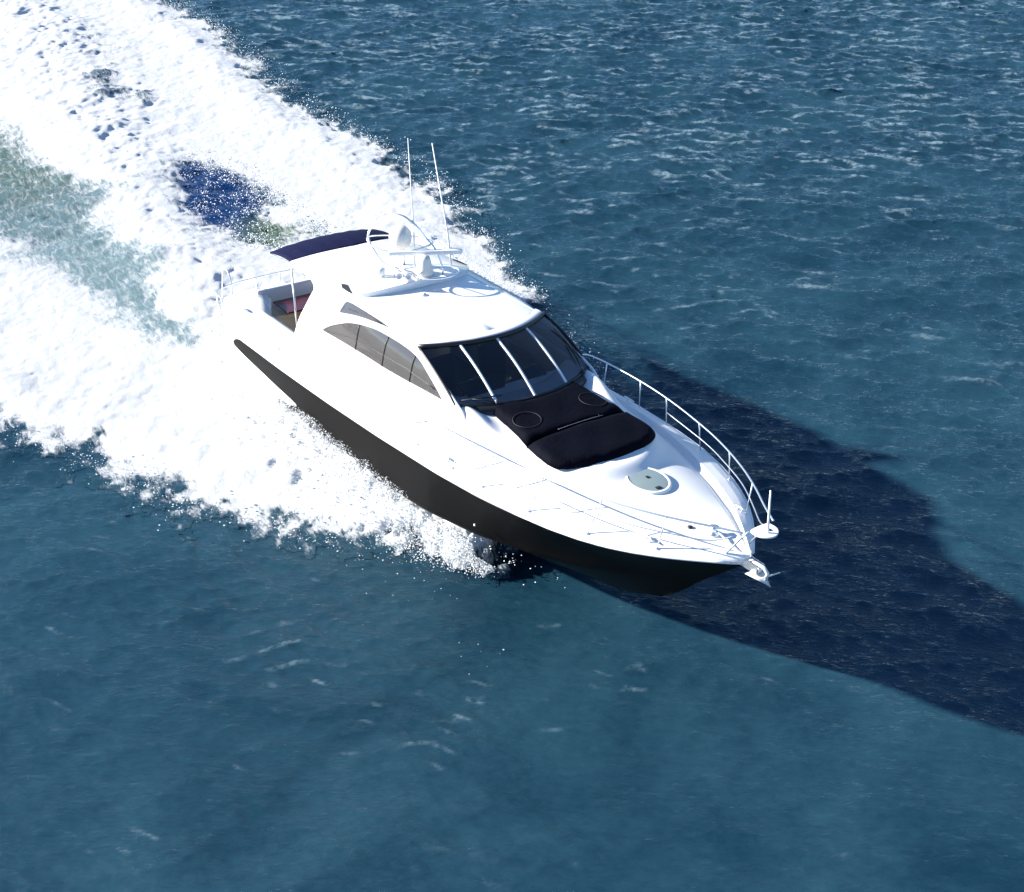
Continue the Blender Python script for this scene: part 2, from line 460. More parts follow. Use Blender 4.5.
def axis_coords(lo, hi, step, far):
    mid = list(np.arange(lo, hi, step))
    out, s, v = [], step, hi
    while v < far:
        out.append(v); s *= 1.25; v += s
    out.append(far)
    neg, s, v = [], step, lo
    while v > -far:
        s *= 1.25; v -= s; neg.append(max(v, -far))
    return np.array(neg[::-1] + mid + out)

def calm(x, y):
    # the flatter sea in the foreground, livelier towards the far side
    return 0.55 + 0.55 * sstep(17, 36, y) + 0.10 * samp(NZ_mot, x, y)

def sea_surface(X, Y):
    am = calm(X, Y)
    far = np.hypot(X, Y - 30)
    fade = sstep(400, 60, far)
    am = am * fade
    # the boat's own wave train peeling off the starboard bow
    dx, dy = samp(WX, X, Y) * am, samp(WY, X, Y) * am
    z = samp(WZ, X, Y) * am
    so = np.where(far < 45, sdist(X, Y, OUTER), -50)
    q = np.maximum(-so, 0)
    near = np.exp(-q / 1.8) * (so < 0) * sstep(6, -4, X) * sstep(26, 20, Y)
    z = z + near * 0.018 * np.sin(q * 4.2 + 1.2 * samp(NZ_mid, X, Y)) * (1 + .5 * samp(NZ_mid, X, Y))
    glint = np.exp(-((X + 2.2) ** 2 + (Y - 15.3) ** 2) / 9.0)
    sheen = np.clip(0.10 + 0.90 * sstep(19, 40, Y) + 0.22 * glint + 0.12 * samp(NZ_mot, X, Y) + 0.3 * near, 0, 1.1)  # strength of the painted wave reflections, raised far off and in the glint patch
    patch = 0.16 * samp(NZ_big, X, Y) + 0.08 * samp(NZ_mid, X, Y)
    lv = np.clip(sheen, 0, 1)
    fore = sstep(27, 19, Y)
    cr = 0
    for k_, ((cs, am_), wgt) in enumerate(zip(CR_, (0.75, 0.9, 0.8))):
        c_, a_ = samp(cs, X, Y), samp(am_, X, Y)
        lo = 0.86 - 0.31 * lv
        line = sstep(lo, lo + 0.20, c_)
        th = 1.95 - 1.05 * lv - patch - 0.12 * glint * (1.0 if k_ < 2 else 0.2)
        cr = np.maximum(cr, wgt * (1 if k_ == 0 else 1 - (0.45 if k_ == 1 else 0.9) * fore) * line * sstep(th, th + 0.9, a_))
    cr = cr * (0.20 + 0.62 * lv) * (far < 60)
    return X + dx, Y + dy, z, cr

xs, ys = axis_coords(-25, 25, 0.05, 6000), axis_coords(9.5, 57, 0.055, 6000)
ys = np.concatenate([ys[ys < 9.49], np.arange(9.5, 21.98, 0.036), ys[ys >= 22.0]])
X, Y = np.meshgrid(xs, ys, indexing='ij')
nx, ny = X.shape
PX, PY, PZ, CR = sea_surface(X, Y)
dens, lift, green = wake(X, Y)
blue, pale = BLUE, PALE
inner = dens > 0.03
er = dens.copy()
for _ in range(3):
    e2 = er.copy()
    e2[1:] = np.minimum(e2[1:], er[:-1]); e2[:-1] = np.minimum(e2[:-1], er[1:])
    e3 = e2.copy()
    e3[:, 1:] = np.minimum(e3[:, 1:], e2[:, :-1]); e3[:, :-1] = np.minimum(e3[:, :-1], e2[:, 1:])
    er = e3
sink = 0.35 * sstep(0.10, 0.32, er)
idx = np.arange(nx * ny).reshape(nx, ny)
Q = np.stack([idx[:-1, :-1], idx[1:, :-1], idx[1:, 1:], idx[:-1, 1:]], -1).reshape(-1, 4)
V = np.stack([PX, PY, PZ - sink], -1).reshape(-1, 3)
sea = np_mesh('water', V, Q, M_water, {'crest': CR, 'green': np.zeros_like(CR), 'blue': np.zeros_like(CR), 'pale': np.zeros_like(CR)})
sea['kind'] = 'structure'

# foam sheet: same grid where there is foam (and the churned water inside the wake)
wk = (dens > 0.02) | (lift < -0.01) | (green > 0.02)
wk &= (X > -25) & (X < 25) & (Y < 57)
from_in = wk[:-1, :-1] & wk[1:, :-1] & wk[1:, 1:] & wk[:-1, 1:]
Qf = np.stack([idx[:-1, :-1], idx[1:, :-1], idx[1:, 1:], idx[:-1, 1:]], -1)[from_in]
used, inv_ = np.unique(Qf, return_inverse=True)
Qf = inv_.reshape(-1, 4)
smooth_w = 1 - 0.9 * sstep(0.2, 0.5, er)
Vf = np.stack([PX, PY, PZ * smooth_w + np.maximum(lift, -0.3) + 0.006], -1).reshape(-1, 3)[used]
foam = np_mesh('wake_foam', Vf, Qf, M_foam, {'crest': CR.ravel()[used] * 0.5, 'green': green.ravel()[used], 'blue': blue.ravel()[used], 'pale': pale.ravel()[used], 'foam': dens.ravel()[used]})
foam['kind'] = 'stuff'
foam['label'] = 'white churned foam trail spreading behind the motor yacht'
foam['category'] = 'foam'

# churned-up holes must not be covered by the flat sea: lower the sea there
low = (lift < -0.01) & wk
co = np.empty(len(V) * 3, np.float32); sea.data.vertices.foreach_get('co', co); co = co.reshape(-1, 3)
co[:, 2] -= ((np.maximum(-lift, 0) + 0.35 * sstep(0.004, 0.04, -lift)) * (wk & (lift < 0))).ravel()
sea.data.vertices.foreach_set('co', co.ravel()); sea.data.update()

# ------------------------------------------------------------------ spray droplets
def droplets():
    pts = []
    def put(x, y, z, r): pts.append(np.stack([x, y, z, r], -1))
    O = np.array(OUTER)
    # along the outer edges of the wake
    segs = [(O[i], O[i + 1]) for i in range(1, len(O) - 2) if not (19 <= i <= 22)]
    for A_, B_ in segs:
        ln = np.hypot(*(B_ - A_)); n = int(ln * 330)
        if n < 2: continue
        t = rng.random(n)
        p = A_[None] * (1 - t[:, None]) + B_[None] * t[:, None]
        nrm = np.array([(B_ - A_)[1], -(B_ - A_)[0]]) / ln
        off = rng.normal(0, 0.30, n) - 0.22
        p = p + nrm[None] * off[:, None]
        z = np.abs(rng.normal(0, 0.16, n)) + 0.03
        d, l, g = wake(p[:, 0], p[:, 1])
        keep = rng.random(n) < np.clip(d * 2.2 + 0.06, 0, 1)
        put(p[keep, 0], p[keep, 1], (z + np.maximum(l, 0))[keep], (0.004 + 0.013 * rng.random(n) ** 3)[keep])
    # sheets of spray thrown up along both sides of the hull
    def boat(xb, yb, up_):
        P = np.stack([xb, yb, np.zeros_like(xb)], -1) @ BR.T + BT
        return P[:, 0], P[:, 1], up_
    for side, n, hmax, x0, x1 in ((1, 60000, 1.25, 0.0, 8.8), (-1, 22000, 0.70, 1.0, 9.3)):
        xb = x0 + (x1 - x0) * rng.random(n)
        out = np.abs(rng.normal(0, 0.75, n)) if side < 0 else np.clip(rng.normal(1.3, 0.55, n), 0, 3)
        ramp = np.sqrt(np.clip((x1 + 0.3 - xb) / 4.5, 0.03, 1))
        yb = side * (np.interp(xb, [6, 8, 10], [1.95, 1.6, 0.9]) + out * ramp * (1 if side > 0 else 0.6))
        h = hmax * ramp * np.exp(-((out - (0.5 if side < 0 else 1.2)) / 0.65) ** 2) * rng.random(n) ** 1.3
        x, y, z = boat(xb, yb, h + 0.15)
        fl = wake(x, y)[1]; z = z * 0.75 + np.maximum(fl, 0)
        put(x, y, z, 0.003 + 0.010 * rng.random(n) ** 3)
    # fine spray hanging over the hollow behind the stern and the plume
    n = 20000
    x = rng.uniform(-10.5, -4.5, n); y = rng.uniform(30, 36.5, n)
    d, l, g = wake(x, y)
    s = sdist(x, y, HOLE)
    keep = (s > -0.6) & (rng.random(n) < np.clip(0.75 - 0.55 * s + 0.5 * samp(NZ_mid, x, y), 0.04, 1) * 0.8)
    put(x[keep], y[keep], (0.02 + 0.1 * rng.random(n))[keep], (0.005 + 0.014 * rng.random(n) ** 3)[keep])
    P = np.concatenate(pts)
    # stray droplets fallen on the dark water by the starboard bow
    n = 24
    xb = rng.uniform(7.5, 11.2, n); out = 1.0 + np.abs(rng.normal(0, 0.8, n))
    x, y, z = boat(xb, -(1.0 + out), np.full(n, 0.05) + 0.1 * rng.random(n))
    P = np.concatenate([P, np.stack([x, y, z, 0.005 + 0.009 * rng.random(n) ** 2], -1)])
    octa = np.array([(1, 0, 0), (-1, 0, 0), (0, 1, 0), (0, -1, 0), (0, 0, 1), (0, 0, -1)], float)
    of = np.array([(0, 2, 4), (2, 1, 4), (1, 3, 4), (3, 0, 4), (2, 0, 5), (1, 2, 5), (3, 1, 5), (0, 3, 5)])
    st = 0.8 + 0.8 * rng.random((len(P), 1, 3))
    V = P[:, None, :3] + octa[None] * P[:, None, 3:4] * st
    Fc = of[None] + (np.arange(len(P)) * 6)[:, None, None]
    o = np_mesh('spray_droplets', V.reshape(-1, 3), Fc.reshape(-1, 3), M_drop)
    o['kind'] = 'stuff'
    o['label'] = 'fine white spray droplets flying off the hull sides and wake edges'
    o['category'] = 'spray'
droplets()

# ------------------------------------------------------------------ the yacht
yacht = bpy.data.objects.new('motor_yacht', None)
C.objects.link(yacht)
yacht.matrix_world = Matrix(((*BR[0], BT[0]), (*BR[1], BT[1]), (*BR[2], BT[2]), (0, 0, 0, 1)))
yacht['label'] = 'white hardtop motor yacht with black hull band and dark sun pad speeding across the sea'
yacht['category'] = 'motor yacht'

def mesh_obj(name, verts, faces, m, parent=yacht, smooth=True, merge=0.0, recalc=True):
    me = bpy.data.meshes.new(name)
    me.from_pydata([tuple(v) for v in verts], [], [tuple(f) for f in faces])
    if merge or recalc:
        bm = bmesh.new(); bm.from_mesh(me)
        if merge: bmesh.ops.remove_doubles(bm, verts=bm.verts, dist=merge)
        if recalc: bmesh.ops.recalc_face_normals(bm, faces=bm.faces)
        bm.to_mesh(me); bm.free()
    for p in me.polygons: p.use_smooth = smooth
    me.materials.append(m)
    o = bpy.data.objects.new(name, me)
    C.objects.link(o)
    o.parent = parent
    return o

def add_mod_bevel(o, w_, seg=2, ang=35):
    b = o.modifiers.new('bevel', 'BEVEL'); b.width = w_; b.segments = seg; b.limit_method = 'ANGLE'; b.angle_limit = R(ang)
    return o

def grid_faces(n, k, closed=False, off=0):
    f = []
    for i in range(n - 1):
        for j in range(k - (0 if closed else 1)):
            j2 = (j + 1) % k
            f.append((off + i * k + j, off + (i + 1) * k + j, off + (i + 1) * k + j2, off + i * k + j2))
    return f

def catmull(P, n=8, closed=False):
    P = [np.array(p, float) for p in P]
    out = []
    m_ = len(P)
    rngi = range(m_) if closed else range(m_ - 1)
    for i in rngi:
        if closed: p0, p1, p2, p3 = P[i - 1], P[i], P[(i + 1) % m_], P[(i + 2) % m_]
        else: p0, p1, p2, p3 = P[max(i - 1, 0)], P[i], P[i + 1], P[min(i + 2, m_ - 1)]
        for k in range(n):
            t = k / n
            out.append(0.5 * (2 * p1 + (p2 - p0) * t + (2 * p0 - 5 * p1 + 4 * p2 - p3) * t * t + (3 * p1 - p0 - 3 * p2 + p3) * t ** 3))
    if not closed: out.append(P[-1])
    return out

def tube_geo(P, r, seg=8, closed=False, off=0):
    P = [np.array(p, float) for p in P]
    V, F_ = [], []
    n = len(P)
    rr = r if hasattr(r, '__len__') else [r] * n
    prev = None
    for i in range(n):
        if closed: d = P[(i + 1) % n] - P[i - 1]
        else: d = P[min(i + 1, n - 1)] - P[max(i - 1, 0)]
        d = d / (np.linalg.norm(d) + 1e-12)
        if prev is None:
            u = np.cross(d, [0, 0, 1.0]) if abs(d[2]) < 0.9 else np.cross(d, [1.0, 0, 0])
        else: u = prev - d * (prev @ d)
        u /= np.linalg.norm(u); prev = u
        v = np.cross(d, u)
        for k in range(seg):
            a_ = 2 * math.pi * k / seg
            V.append(P[i] + rr[i] * (math.cos(a_) * u + math.sin(a_) * v))
    for i in range(n if closed else n - 1):
        i2 = (i + 1) % n
        for k in range(seg):
            k2 = (k + 1) % seg
            F_.append((off + i * seg + k, off + i * seg + k2, off + i2 * seg + k2, off + i2 * seg + k))
    if not closed:
        F_.append(tuple(off + k for k in range(seg))[::-1]); F_.append(tuple(off + (n - 1) * seg + k for k in range(seg)))
    return V, F_

class MB:
    def __init__(s): s.V, s.F = [], []
    def add(s, V, F_):
        o = len(s.V); s.V += [tuple(v) for v in V]; s.F += [tuple(i + o for i in f) for f in F_]; return s
    def tube(s, P, r, seg=8, closed=False): V, F_ = tube_geo(P, r, seg, closed); return s.add(V, F_)
    def box(s, c, d, rot=0.0, tilt=0.0):
        cx, cy, cz = c; dx, dy, dz = [q / 2 for q in d]
        V = [(sx * dx, sy * dy, sz * dz) for sx in (-1, 1) for sy in (-1, 1) for sz in (-1, 1)]
        M_ = Matrix.Rotation(rot, 3, 'Z') @ Matrix.Rotation(tilt, 3, 'Y')
        V = [M_ @ Vector(v) + Vector(c) for v in V]
        return s.add(V, [(0, 1, 3, 2), (4, 6, 7, 5), (0, 4, 5, 1), (2, 3, 7, 6), (0, 2, 6, 4), (1, 5, 7, 3)])
    def lathe(s, prof, origin, axis=(0, 0, 1), seg=24):
        ax = Vector(axis).normalized(); u = ax.orthogonal().normalized(); v = ax.cross(u); o = Vector(origin)
        V = []
        for r_, h in prof:
            for k in range(seg):
                a_ = 2 * math.pi * k / seg
                V.append(o + ax * h + u * (r_ * math.cos(a_)) + v * (r_ * math.sin(a_)))
        F_ = grid_faces(len(prof), seg, True)
        F_.append(tuple(range(seg))); F_.append(tuple((len(prof) - 1) * seg + k for k in range(seg)))
        return s.add(V, F_)
    def extrude(s, poly, z0, z1, zf=None):
        """closed plan polygon [(x,y)] between two heights; zf(x,y) adds to both"""
        n = len(poly); zf = zf or (lambda x, y: 0)
        V = [(x, y, z0 + zf(x, y)) for x, y in poly] + [(x, y, z1 + zf(x, y)) for x, y in poly]
        F_ = [tuple(range(n))[::-1], tuple(range(n, 2 * n))] + [(i, (i + 1) % n, n + (i + 1) % n, n + i) for i in range(n)]
        return s.add(V, F_)
    def build(s, name, m, parent=yacht, smooth=True, bevel=0, seg=2, **k):
        o = mesh_obj(name, s.V, s.F, m, parent, smooth, **k)
        if bevel: add_mod_bevel(o, bevel, seg)
        return o

# --- shape functions of the boat (x forward from the transom, y to port, z up)
def zg(x): return float(np.interp(x, [0, 4, 7, 9, 11, 12.5, 14.12], [1.70, 1.76, 1.86, 1.92, 1.98, 2.02, 2.1]))
_BX = [0, 0.5, 1, 3, 7, 9, 10, 10.5, 11, 11.6, 12.1, 12.5, 12.85, 13.15, 13.4, 13.65, 13.85, 14.0, 14.12]
_BY = [1.9, 2.02, 2.08, 2.14, 2.15, 2.13, 2.07, 2.01, 1.93, 1.78, 1.6, 1.41, 1.2, 0.98, 0.77, 0.53, 0.33, 0.17, 0.0]
def bh(x): return float(np.interp(x, _BX, _BY))

# --- hull
NU, NV, NBt = 120, 18, 6
V, F_, band = [], [], []
def zband(x): return float(np.interp(x, [0.50, 0.75, 1.02, 2.9, 5.14, 7, 8.7, 10.5, 12.5, 14.12], [0.97, 1.14, 1.24, 1.34, 1.45, 1.58, 1.70, 1.82, 1.92, 2.0]))
rows = NV + NBt + 1
for i in range(NU + 1):
    u = 1 - (1 - i / NU) ** 1.35
    sx = 14.12 * u
    Sh = np.array([sx, bh(sx), zg(sx)])
    yc = float(np.interp(u, [0, 0.3, 0.5, 0.62, 0.72, 0.8, 0.88, 0.94, 1], [1.84, 1.9, 1.88, 1.78, 1.55, 1.25, 0.82, 0.42, 0]))
    zc = float(np.interp(u, [0, 0.5, 0.7, 0.85, 1], [0.30, 0.38, 0.56, 0.80, 1.15]))
    Ch = np.array([13.1 * u, yc, zc])
    Ke = np.array([12.35 * u, 0, float(np.interp(u, [0, 0.6, 0.8, 0.92, 1], [-0.5, -0.55, -0.35, 0.0, 0.45]))])
    pw = 1 + 0.75 * float(sstep(0.45, 0.95, np.array(u)))
    for j in range(rows):
        if j <= NV:
            t = 1 - j / NV
            P = Ch + (Sh - Ch) * t
            P[1] = Ch[1] + (Sh[1] - Ch[1]) * (t ** pw) + 0.05 * math.sin(math.pi * t) * (1 - u)
            if j > 0 and j <= 1: pass
        else:
            t = (j - NV) / NBt
            P = Ch + (Ke - Ch) * t
            P[2] -= 0.04 * math.sin(math.pi * t)
        V.append(P)
        x_, z_ = P[0], P[2]
        d_top = zband(x_) - z_
        zl = float(np.interp(x_, [0.5, 1.2, 2.6, 3.6], [0.92, 0.86, 0.76, 0.70]))
        if x_ > 3.66: dd = d_top
        elif x_ < 0.5 and z_ > zc: dd = -abs(0.5 - x_)
        else:
            zlow = float(np.interp(x_, [2.0, 3.0, 3.66], [0.30, 0.50, 0.74])) if x_ > 2 else 0.3
            in_white = z_ < zl and z_ > zlow
            dd = -min(zl - z_, z_ - zlow) if in_white else (min(d_top, z_ - zl) if z_ >= zl else zlow - z_)
        if j > NV: dd = 0.2
        band.append(0.5 + max(-0.5, min(0.5, dd * 2)))
n1 = len(V)
F_ = grid_faces(NU + 1, rows)
Vm = [np.array([p[0], -p[1], p[2]]) for p in V]
F2 = [tuple(i + n1 for i in f)[::-1] for f in F_]
# transom
tr = [tuple([j, j + 1, n1 + j + 1, n1 + j]) for j in range(rows - 1)]
me = bpy.data.meshes.new('hull')
me.from_pydata([tuple(p) for p in V + Vm], [], F_ + F2 + tr)
at = me.attributes.new('band', 'FLOAT', 'POINT'); at.data.foreach_set('value', np.array(band + band, np.float32))
bm = bmesh.new(); bm.from_mesh(me); bmesh.ops.remove_doubles(bm, verts=bm.verts, dist=0.0005); bmesh.ops.recalc_face_normals(bm, faces=bm.faces)
bm.to_mesh(me); bm.free()
for p in me.polygons: p.use_smooth = True
me.materials.append(M_hull)
hull = bpy.data.objects.new('hull', me); C.objects.link(hull); hull.parent = yacht

# spray rail / chine strip and rubbing strake
for sgn in (-1, 1):
    P = []
    for x in np.linspace(0.3, 13.95, 90):
        P.append((x, sgn * (bh(x) + 0.012), zg(x) - 0.01))
    MB().tube(P, 0.022, 6).build('rubbing_strake', M_paintw)

# --- deck (side decks, gunwale, foredeck with raised trunk)
_RX = [0, 8.4, 9, 10, 11, 12.15, 12.9, 13.66, 14.0]
_RY = [1.74, 1.74, 1.70, 1.58, 1.33, 0.95, 0.64, 0.24, 0.05]
def yr(x): return float(np.interp(x, _RX, _RY))
def zc_(x): return float(np.interp(x, [0, 8.2, 10, 11, 11.75, 13, 14.12], [2.0, 2.40, 2.37, 2.34, 2.30, 2.22, 2.13]))
def plinth(x, y):
    # raised trunk beneath the sun pad
    hw = float(np.interp(x, [8, 8.6, 9.2, 10.0, 10.6, 11.0], [1.56, 1.50, 1.38, 1.28, 1.24, 1.2]))
    d1 = hw - abs(y)
    if x > 10.2:
        e_ = math.hypot((x - 10.2) / 1.24, y / hw)
        d1 = min(d1, (1 - e_) * 1.2)
    return 0.13 * float(sstep(-0.20, 0.16, np.array(d1)))
def deck_z(x, y):
    ay = abs(y); b = max(bh(x), 1e-3); r_ = min(yr(x), b * 0.9)
    zr = zg(x) + 0.13
    if ay <= r_:
        s = ay / max(r_, 1e-3)
        z = zr + (zc_(x) - zr) * (1 - s ** (2.6 if x > 10 else 2.6 + 2.4 * min(1, (10 - x))))
        if x < 9.9: z += 0.22 * math.exp(-((ay - 1.34) / 0.22) ** 2) * float(sstep(9.8, 8.7, np.array(x)))
        return z + (plinth(x, y) if x > 7.9 else 0)
    wdt = b - r_
    s = (ay - r_) / wdt
    g = 0.055 * float(sstep(8.6, 10.2, np.array(x))) * (1 if x < 13.3 else max(0, (14 - x) / 0.7))
    prof = np.interp(s, [0, 0.14, 0.24, 0.36, 0.7, 0.93, 1.0], [0.13, 0.13 - g, 0.13 - g, 0.135, 0.085, 0.035, 0.0])
    return zg(x) + float(prof)
V, xsd = [], list(np.linspace(3.0, 8, 26)) + list(np.linspace(8.08, 14.115, 130))
JN = 90
for x in xsd:
    b = bh(x); r_ = min(yr(x), b * 0.9)
    inner_y = 0.0 if x >= 7.9 else 1.55
    ys_ = list(np.linspace(inner_y, r_, JN // 2, endpoint=False)) + list(np.linspace(r_, b, JN // 2))
    for y in ys_: V.append((x, y, deck_z(x, y)))
k = JN
F_ = grid_faces(len(xsd), k)
n1 = len(V); V2 = [(x, -y, z) for x, y, z in V]
mesh_obj('deck', V + V2, F_ + [tuple(i + n1 for i in f)[::-1] for f in F_], M_deck, merge=0.0004)

# aft quarters: coaming tops around the cockpit
mb = MB()
for sgn in (-1, 1):
    xs_ = np.linspace(0.0, 3.05, 24)
    V = []
    for x in xs_:
        b = bh(x); inn = 1.42
        top = zg(x) + 0.07
        pr = [(b, zg(x)), (b - 0.03, top - 0.01), (b - 0.12, top + 0.02), (inn + 0.12, top + 0.02), (inn + 0.02, top), (inn, top - 0.06), (inn, 0.95)]
        V += [(x, sgn * y, z) for y, z in pr]
    mb.add(V, grid_faces(len(xs_), 7))
mb.box((0.02, 0, 1.35), (0.10, 3.7, 0.86))
mb.box((0.12, 0, 1.74), (0.26, 3.3, 0.09))
mb.extrude([(0.0, -1.5), (1.5, -1.5), (1.15, -1.34), (0.75, -1.12), (0.0, -1.05)], 0.95, 1.85)
mb.build('cockpit_coaming', M_white)
MB().box((1.9, 0, 0.98), (3.9, 2.84, 0.04)).build('cockpit_floor', M_teak, smooth=False)

# swim platform
poly = [(0.0, -1.85), (-0.55, -1.82), (-0.9, -1.65), (-1.08, -1.2), (-1.15, 0), (-1.08, 1.2), (-0.9, 1.65), (-0.55, 1.82), (0.0, 1.85)]
sp = MB().extrude([tuple(p) for p in catmull(poly, 5)], 0.34, 0.50).build('swim_platform', M_white, smooth=False, bevel=0.03)
MB().extrude([(x * 0.9 - 0.03, y * 0.93) for x, y in poly], 0.504, 0.515).build('platform_teak', M_teak, sp, smooth=False)

# --- superstructure shell, parametrised by x and v (0 = deck, 1 = roof centre line)
_kv = [0, 0.25, 0.5, 0.62, 0.75, 0.87, 1, 1.13]
_ky = [1.72, 1.66, 1.55, 1.46, 1.32, 0.80, 0, -0.8]
_kz = [1.80, 2.42, 2.95, 3.15, 3.32, 3.39, 3.41, 3.39]
_tab = np.array(catmull(list(zip(_kv, _ky, _kz)), 24))
_tab = _tab[_tab[:, 0] <= 1.0001]
def S(x, v, side=-1, off=0.0):
    def base(x, v):
        y = np.interp(v, _tab[:, 0], _tab[:, 1]); z = np.interp(v, _tab[:, 0], _tab[:, 2])
        if v < 0.25: z += (zg(x) - 1.80 - 0.02) * (1 - v / 0.25)
        t = min(max((x - 6.2) / 2.4, 0), 1.25); t = min(t, 1); y = y * (1 - .1 * t * t * (3 - 2 * t))
        if x > 8.6: y -= (x - 8.6) * 0.22
        z -= .012 * (x - 5) ** 2 * min(max((v - .25) / .4, 0), 1)
        return np.array([x, y, z])
    P = base(x, v)
    if off:
        e_ = 1e-3
        v2 = min(v, 0.995)
        n = np.cross(base(x + e_, v2) - base(x - e_, v2), base(x, min(1, v2 + e_)) - base(x, v2 - e_))
        n /= np.linalg.norm(n) + 1e-12
        if n[1] * 0.5 + n[2] < 0: n = -n
        if v >= 0.999: n = np.array([n[0], 0, n[2]])
        P = P + n * off
    return np.array([P[0], P[1] * (-side) * -1, P[2]]) if side > 0 else np.array([P[0], -P[1], P[2]])

MAIN = [(4.08, .276), (4.30, .345), (4.60, .416), (5.09, .512), (5.83, .600), (6.45, .628), (6.85, .628), (7.15, .609), (7.38, .570), (7.58, .515), (7.88, .43), (8.13, .347)]
MAINB = [(7.60, .342), (7.01, .335), (6.3, .327), (5.65, .316), (4.79, .297)]
UPPER = [(4.62, .534), (4.66, .63), (4.76, .696), (5.23, .711), (5.81, .722), (6.31, .720)]
UPPERB = [(5.75, .666), (5.18, .609), (4.85, .565)]
def pclosed(a_, b_, n=5):
    return [tuple(p) for p in catmull(a_, n)] + [tuple(p) for p in catmull([a_[-1]] + b_ + [a_[0]], 4)[1:-1]]
MAINP, UPPERP = pclosed(MAIN, MAINB), pclosed(UPPER, UPPERB)
aft_edge = [(2.9, 0.0), (3.0, .12), (3.27, .333), (3.45, .5), (3.5, .6), (3.3, .68), (3.0, .74), (2.8, .8), (2.7, 1.0)]
front_edge = [(7.64, 1.0), (7.61, .93), (7.42, .849), (7.20, .775), (7.08, .728)]
pillar = [(7.08, .728), (7.5, .642), (7.84, .558), (8.2, .475), (8.49, .411)]
nose = [(8.49, .411), (8.68, .36), (8.82, .26), (8.92, .12), (8.95, 0.0)]
SHELL = [tuple(p) for p in catmull(aft_edge, 4)] + [(3.5 + 0.5 * i, 1.0) for i in range(8)] + [tuple(p) for p in catmull(front_edge, 5)] + [tuple(p) for p in catmull(pillar, 3)[1:]] + [tuple(p) for p in catmull(nose, 4)[1:]] + [(8.7 - .4 * i, 0.0) for i in range(15)]
def inpoly(p, poly):
    ins = False; n = len(poly)
    for i in range(n):
        (ax, ay), (bx, by) = poly[i], poly[(i + 1) % n]
        if (ay > p[1]) != (by > p[1]) and p[0] < (bx - ax) * (p[1] - ay) / (by - ay) + ax: ins = not ins
    return ins
def pdist(p, poly):
    a_ = np.array(poly); b_ = np.roll(a_, -1, 0)
    return float(seg_dist(np.full(len(a_), p[0]), np.full(len(a_), p[1]), a_[:, 0], a_[:, 1], b_[:, 0], b_[:, 1]).min()) if False else min(float(seg_dist(p[0], p[1], *poly[i], *poly[(i + 1) % len(poly)])) for i in range(len(poly)))
VS = 3.2
def cdt_panel(poly, holes, step):
    P2 = [(x, v * VS) for x, v in poly]
    H2 = [[(x, v * VS) for x, v in h] for h in holes]
    pts = [Vector(p) for p in P2]; faces = [list(range(len(P2)))]
    for h in H2:
        faces.append(list(range(len(pts), len(pts) + len(h)))); pts += [Vector(p) for p in h]
    xs_ = [p[0] for p in P2]; vs_ = [p[1] for p in P2]
    x = min(xs_)
    while x < max(xs_):
        v = min(vs_)
        while v < max(vs_):
            p = (x, v)
            if inpoly(p, P2) and pdist(p, P2) > step * .5 and all((not inpoly(p, h)) and pdist(p, h) > step * .45 for h in H2):
                pts.append(Vector(p))
            v += step
        x += step
    r = delaunay_2d_cdt(pts, [], faces, 0, 1e-5)
    keep = []
    for f in r[2]:
        c_ = (sum(r[0][i].x for i in f) / 3, sum(r[0][i].y for i in f) / 3)
        if inpoly(c_, P2) and not any(inpoly(c_, h) for h in H2): keep.append(tuple(f))
    return [(q.x, q.y / VS) for q in r[0]], keep
def panel_obj(name, poly, holes, m, sides=(-1, 1), step=0.13, off=0.0, thick=0.0, parent=yacht, merge=0.0006, smooth=True):
    uv, fs = cdt_panel(poly, holes, step)
    V, F_ = [], []
    for s in sides:
        o = len(V); V += [tuple(S(x, v, s, off)) for x, v in uv]; F_ += [tuple(i + o for i in f) for f in fs]
    ob = mesh_obj(name, V, F_, m, parent, smooth, merge)
    if thick:
        so_ = ob.modifiers.new('solid', 'SOLIDIFY'); so_.thickness = thick; so_.offset = -1
    return ob
# outward orientation check is left to recalc; solidify inwards/outwards is small either way
cabin = panel_obj('cabin', SHELL, [MAINP, UPPERP], M_white, thick=0.035)
# make sure normals face out
def outward(ob):
    bm = bmesh.new(); bm.from_mesh(ob.data)
    c = Vector((5.5, 0, 2.3)); s = sum((f.calc_center_median() - c).dot(f.normal) * f.calc_area() for f in bm.faces)
    if s < 0: bmesh.ops.reverse_faces(bm, faces=bm.faces)
    bm.to_mesh(ob.data); bm.free()
outward(cabin)

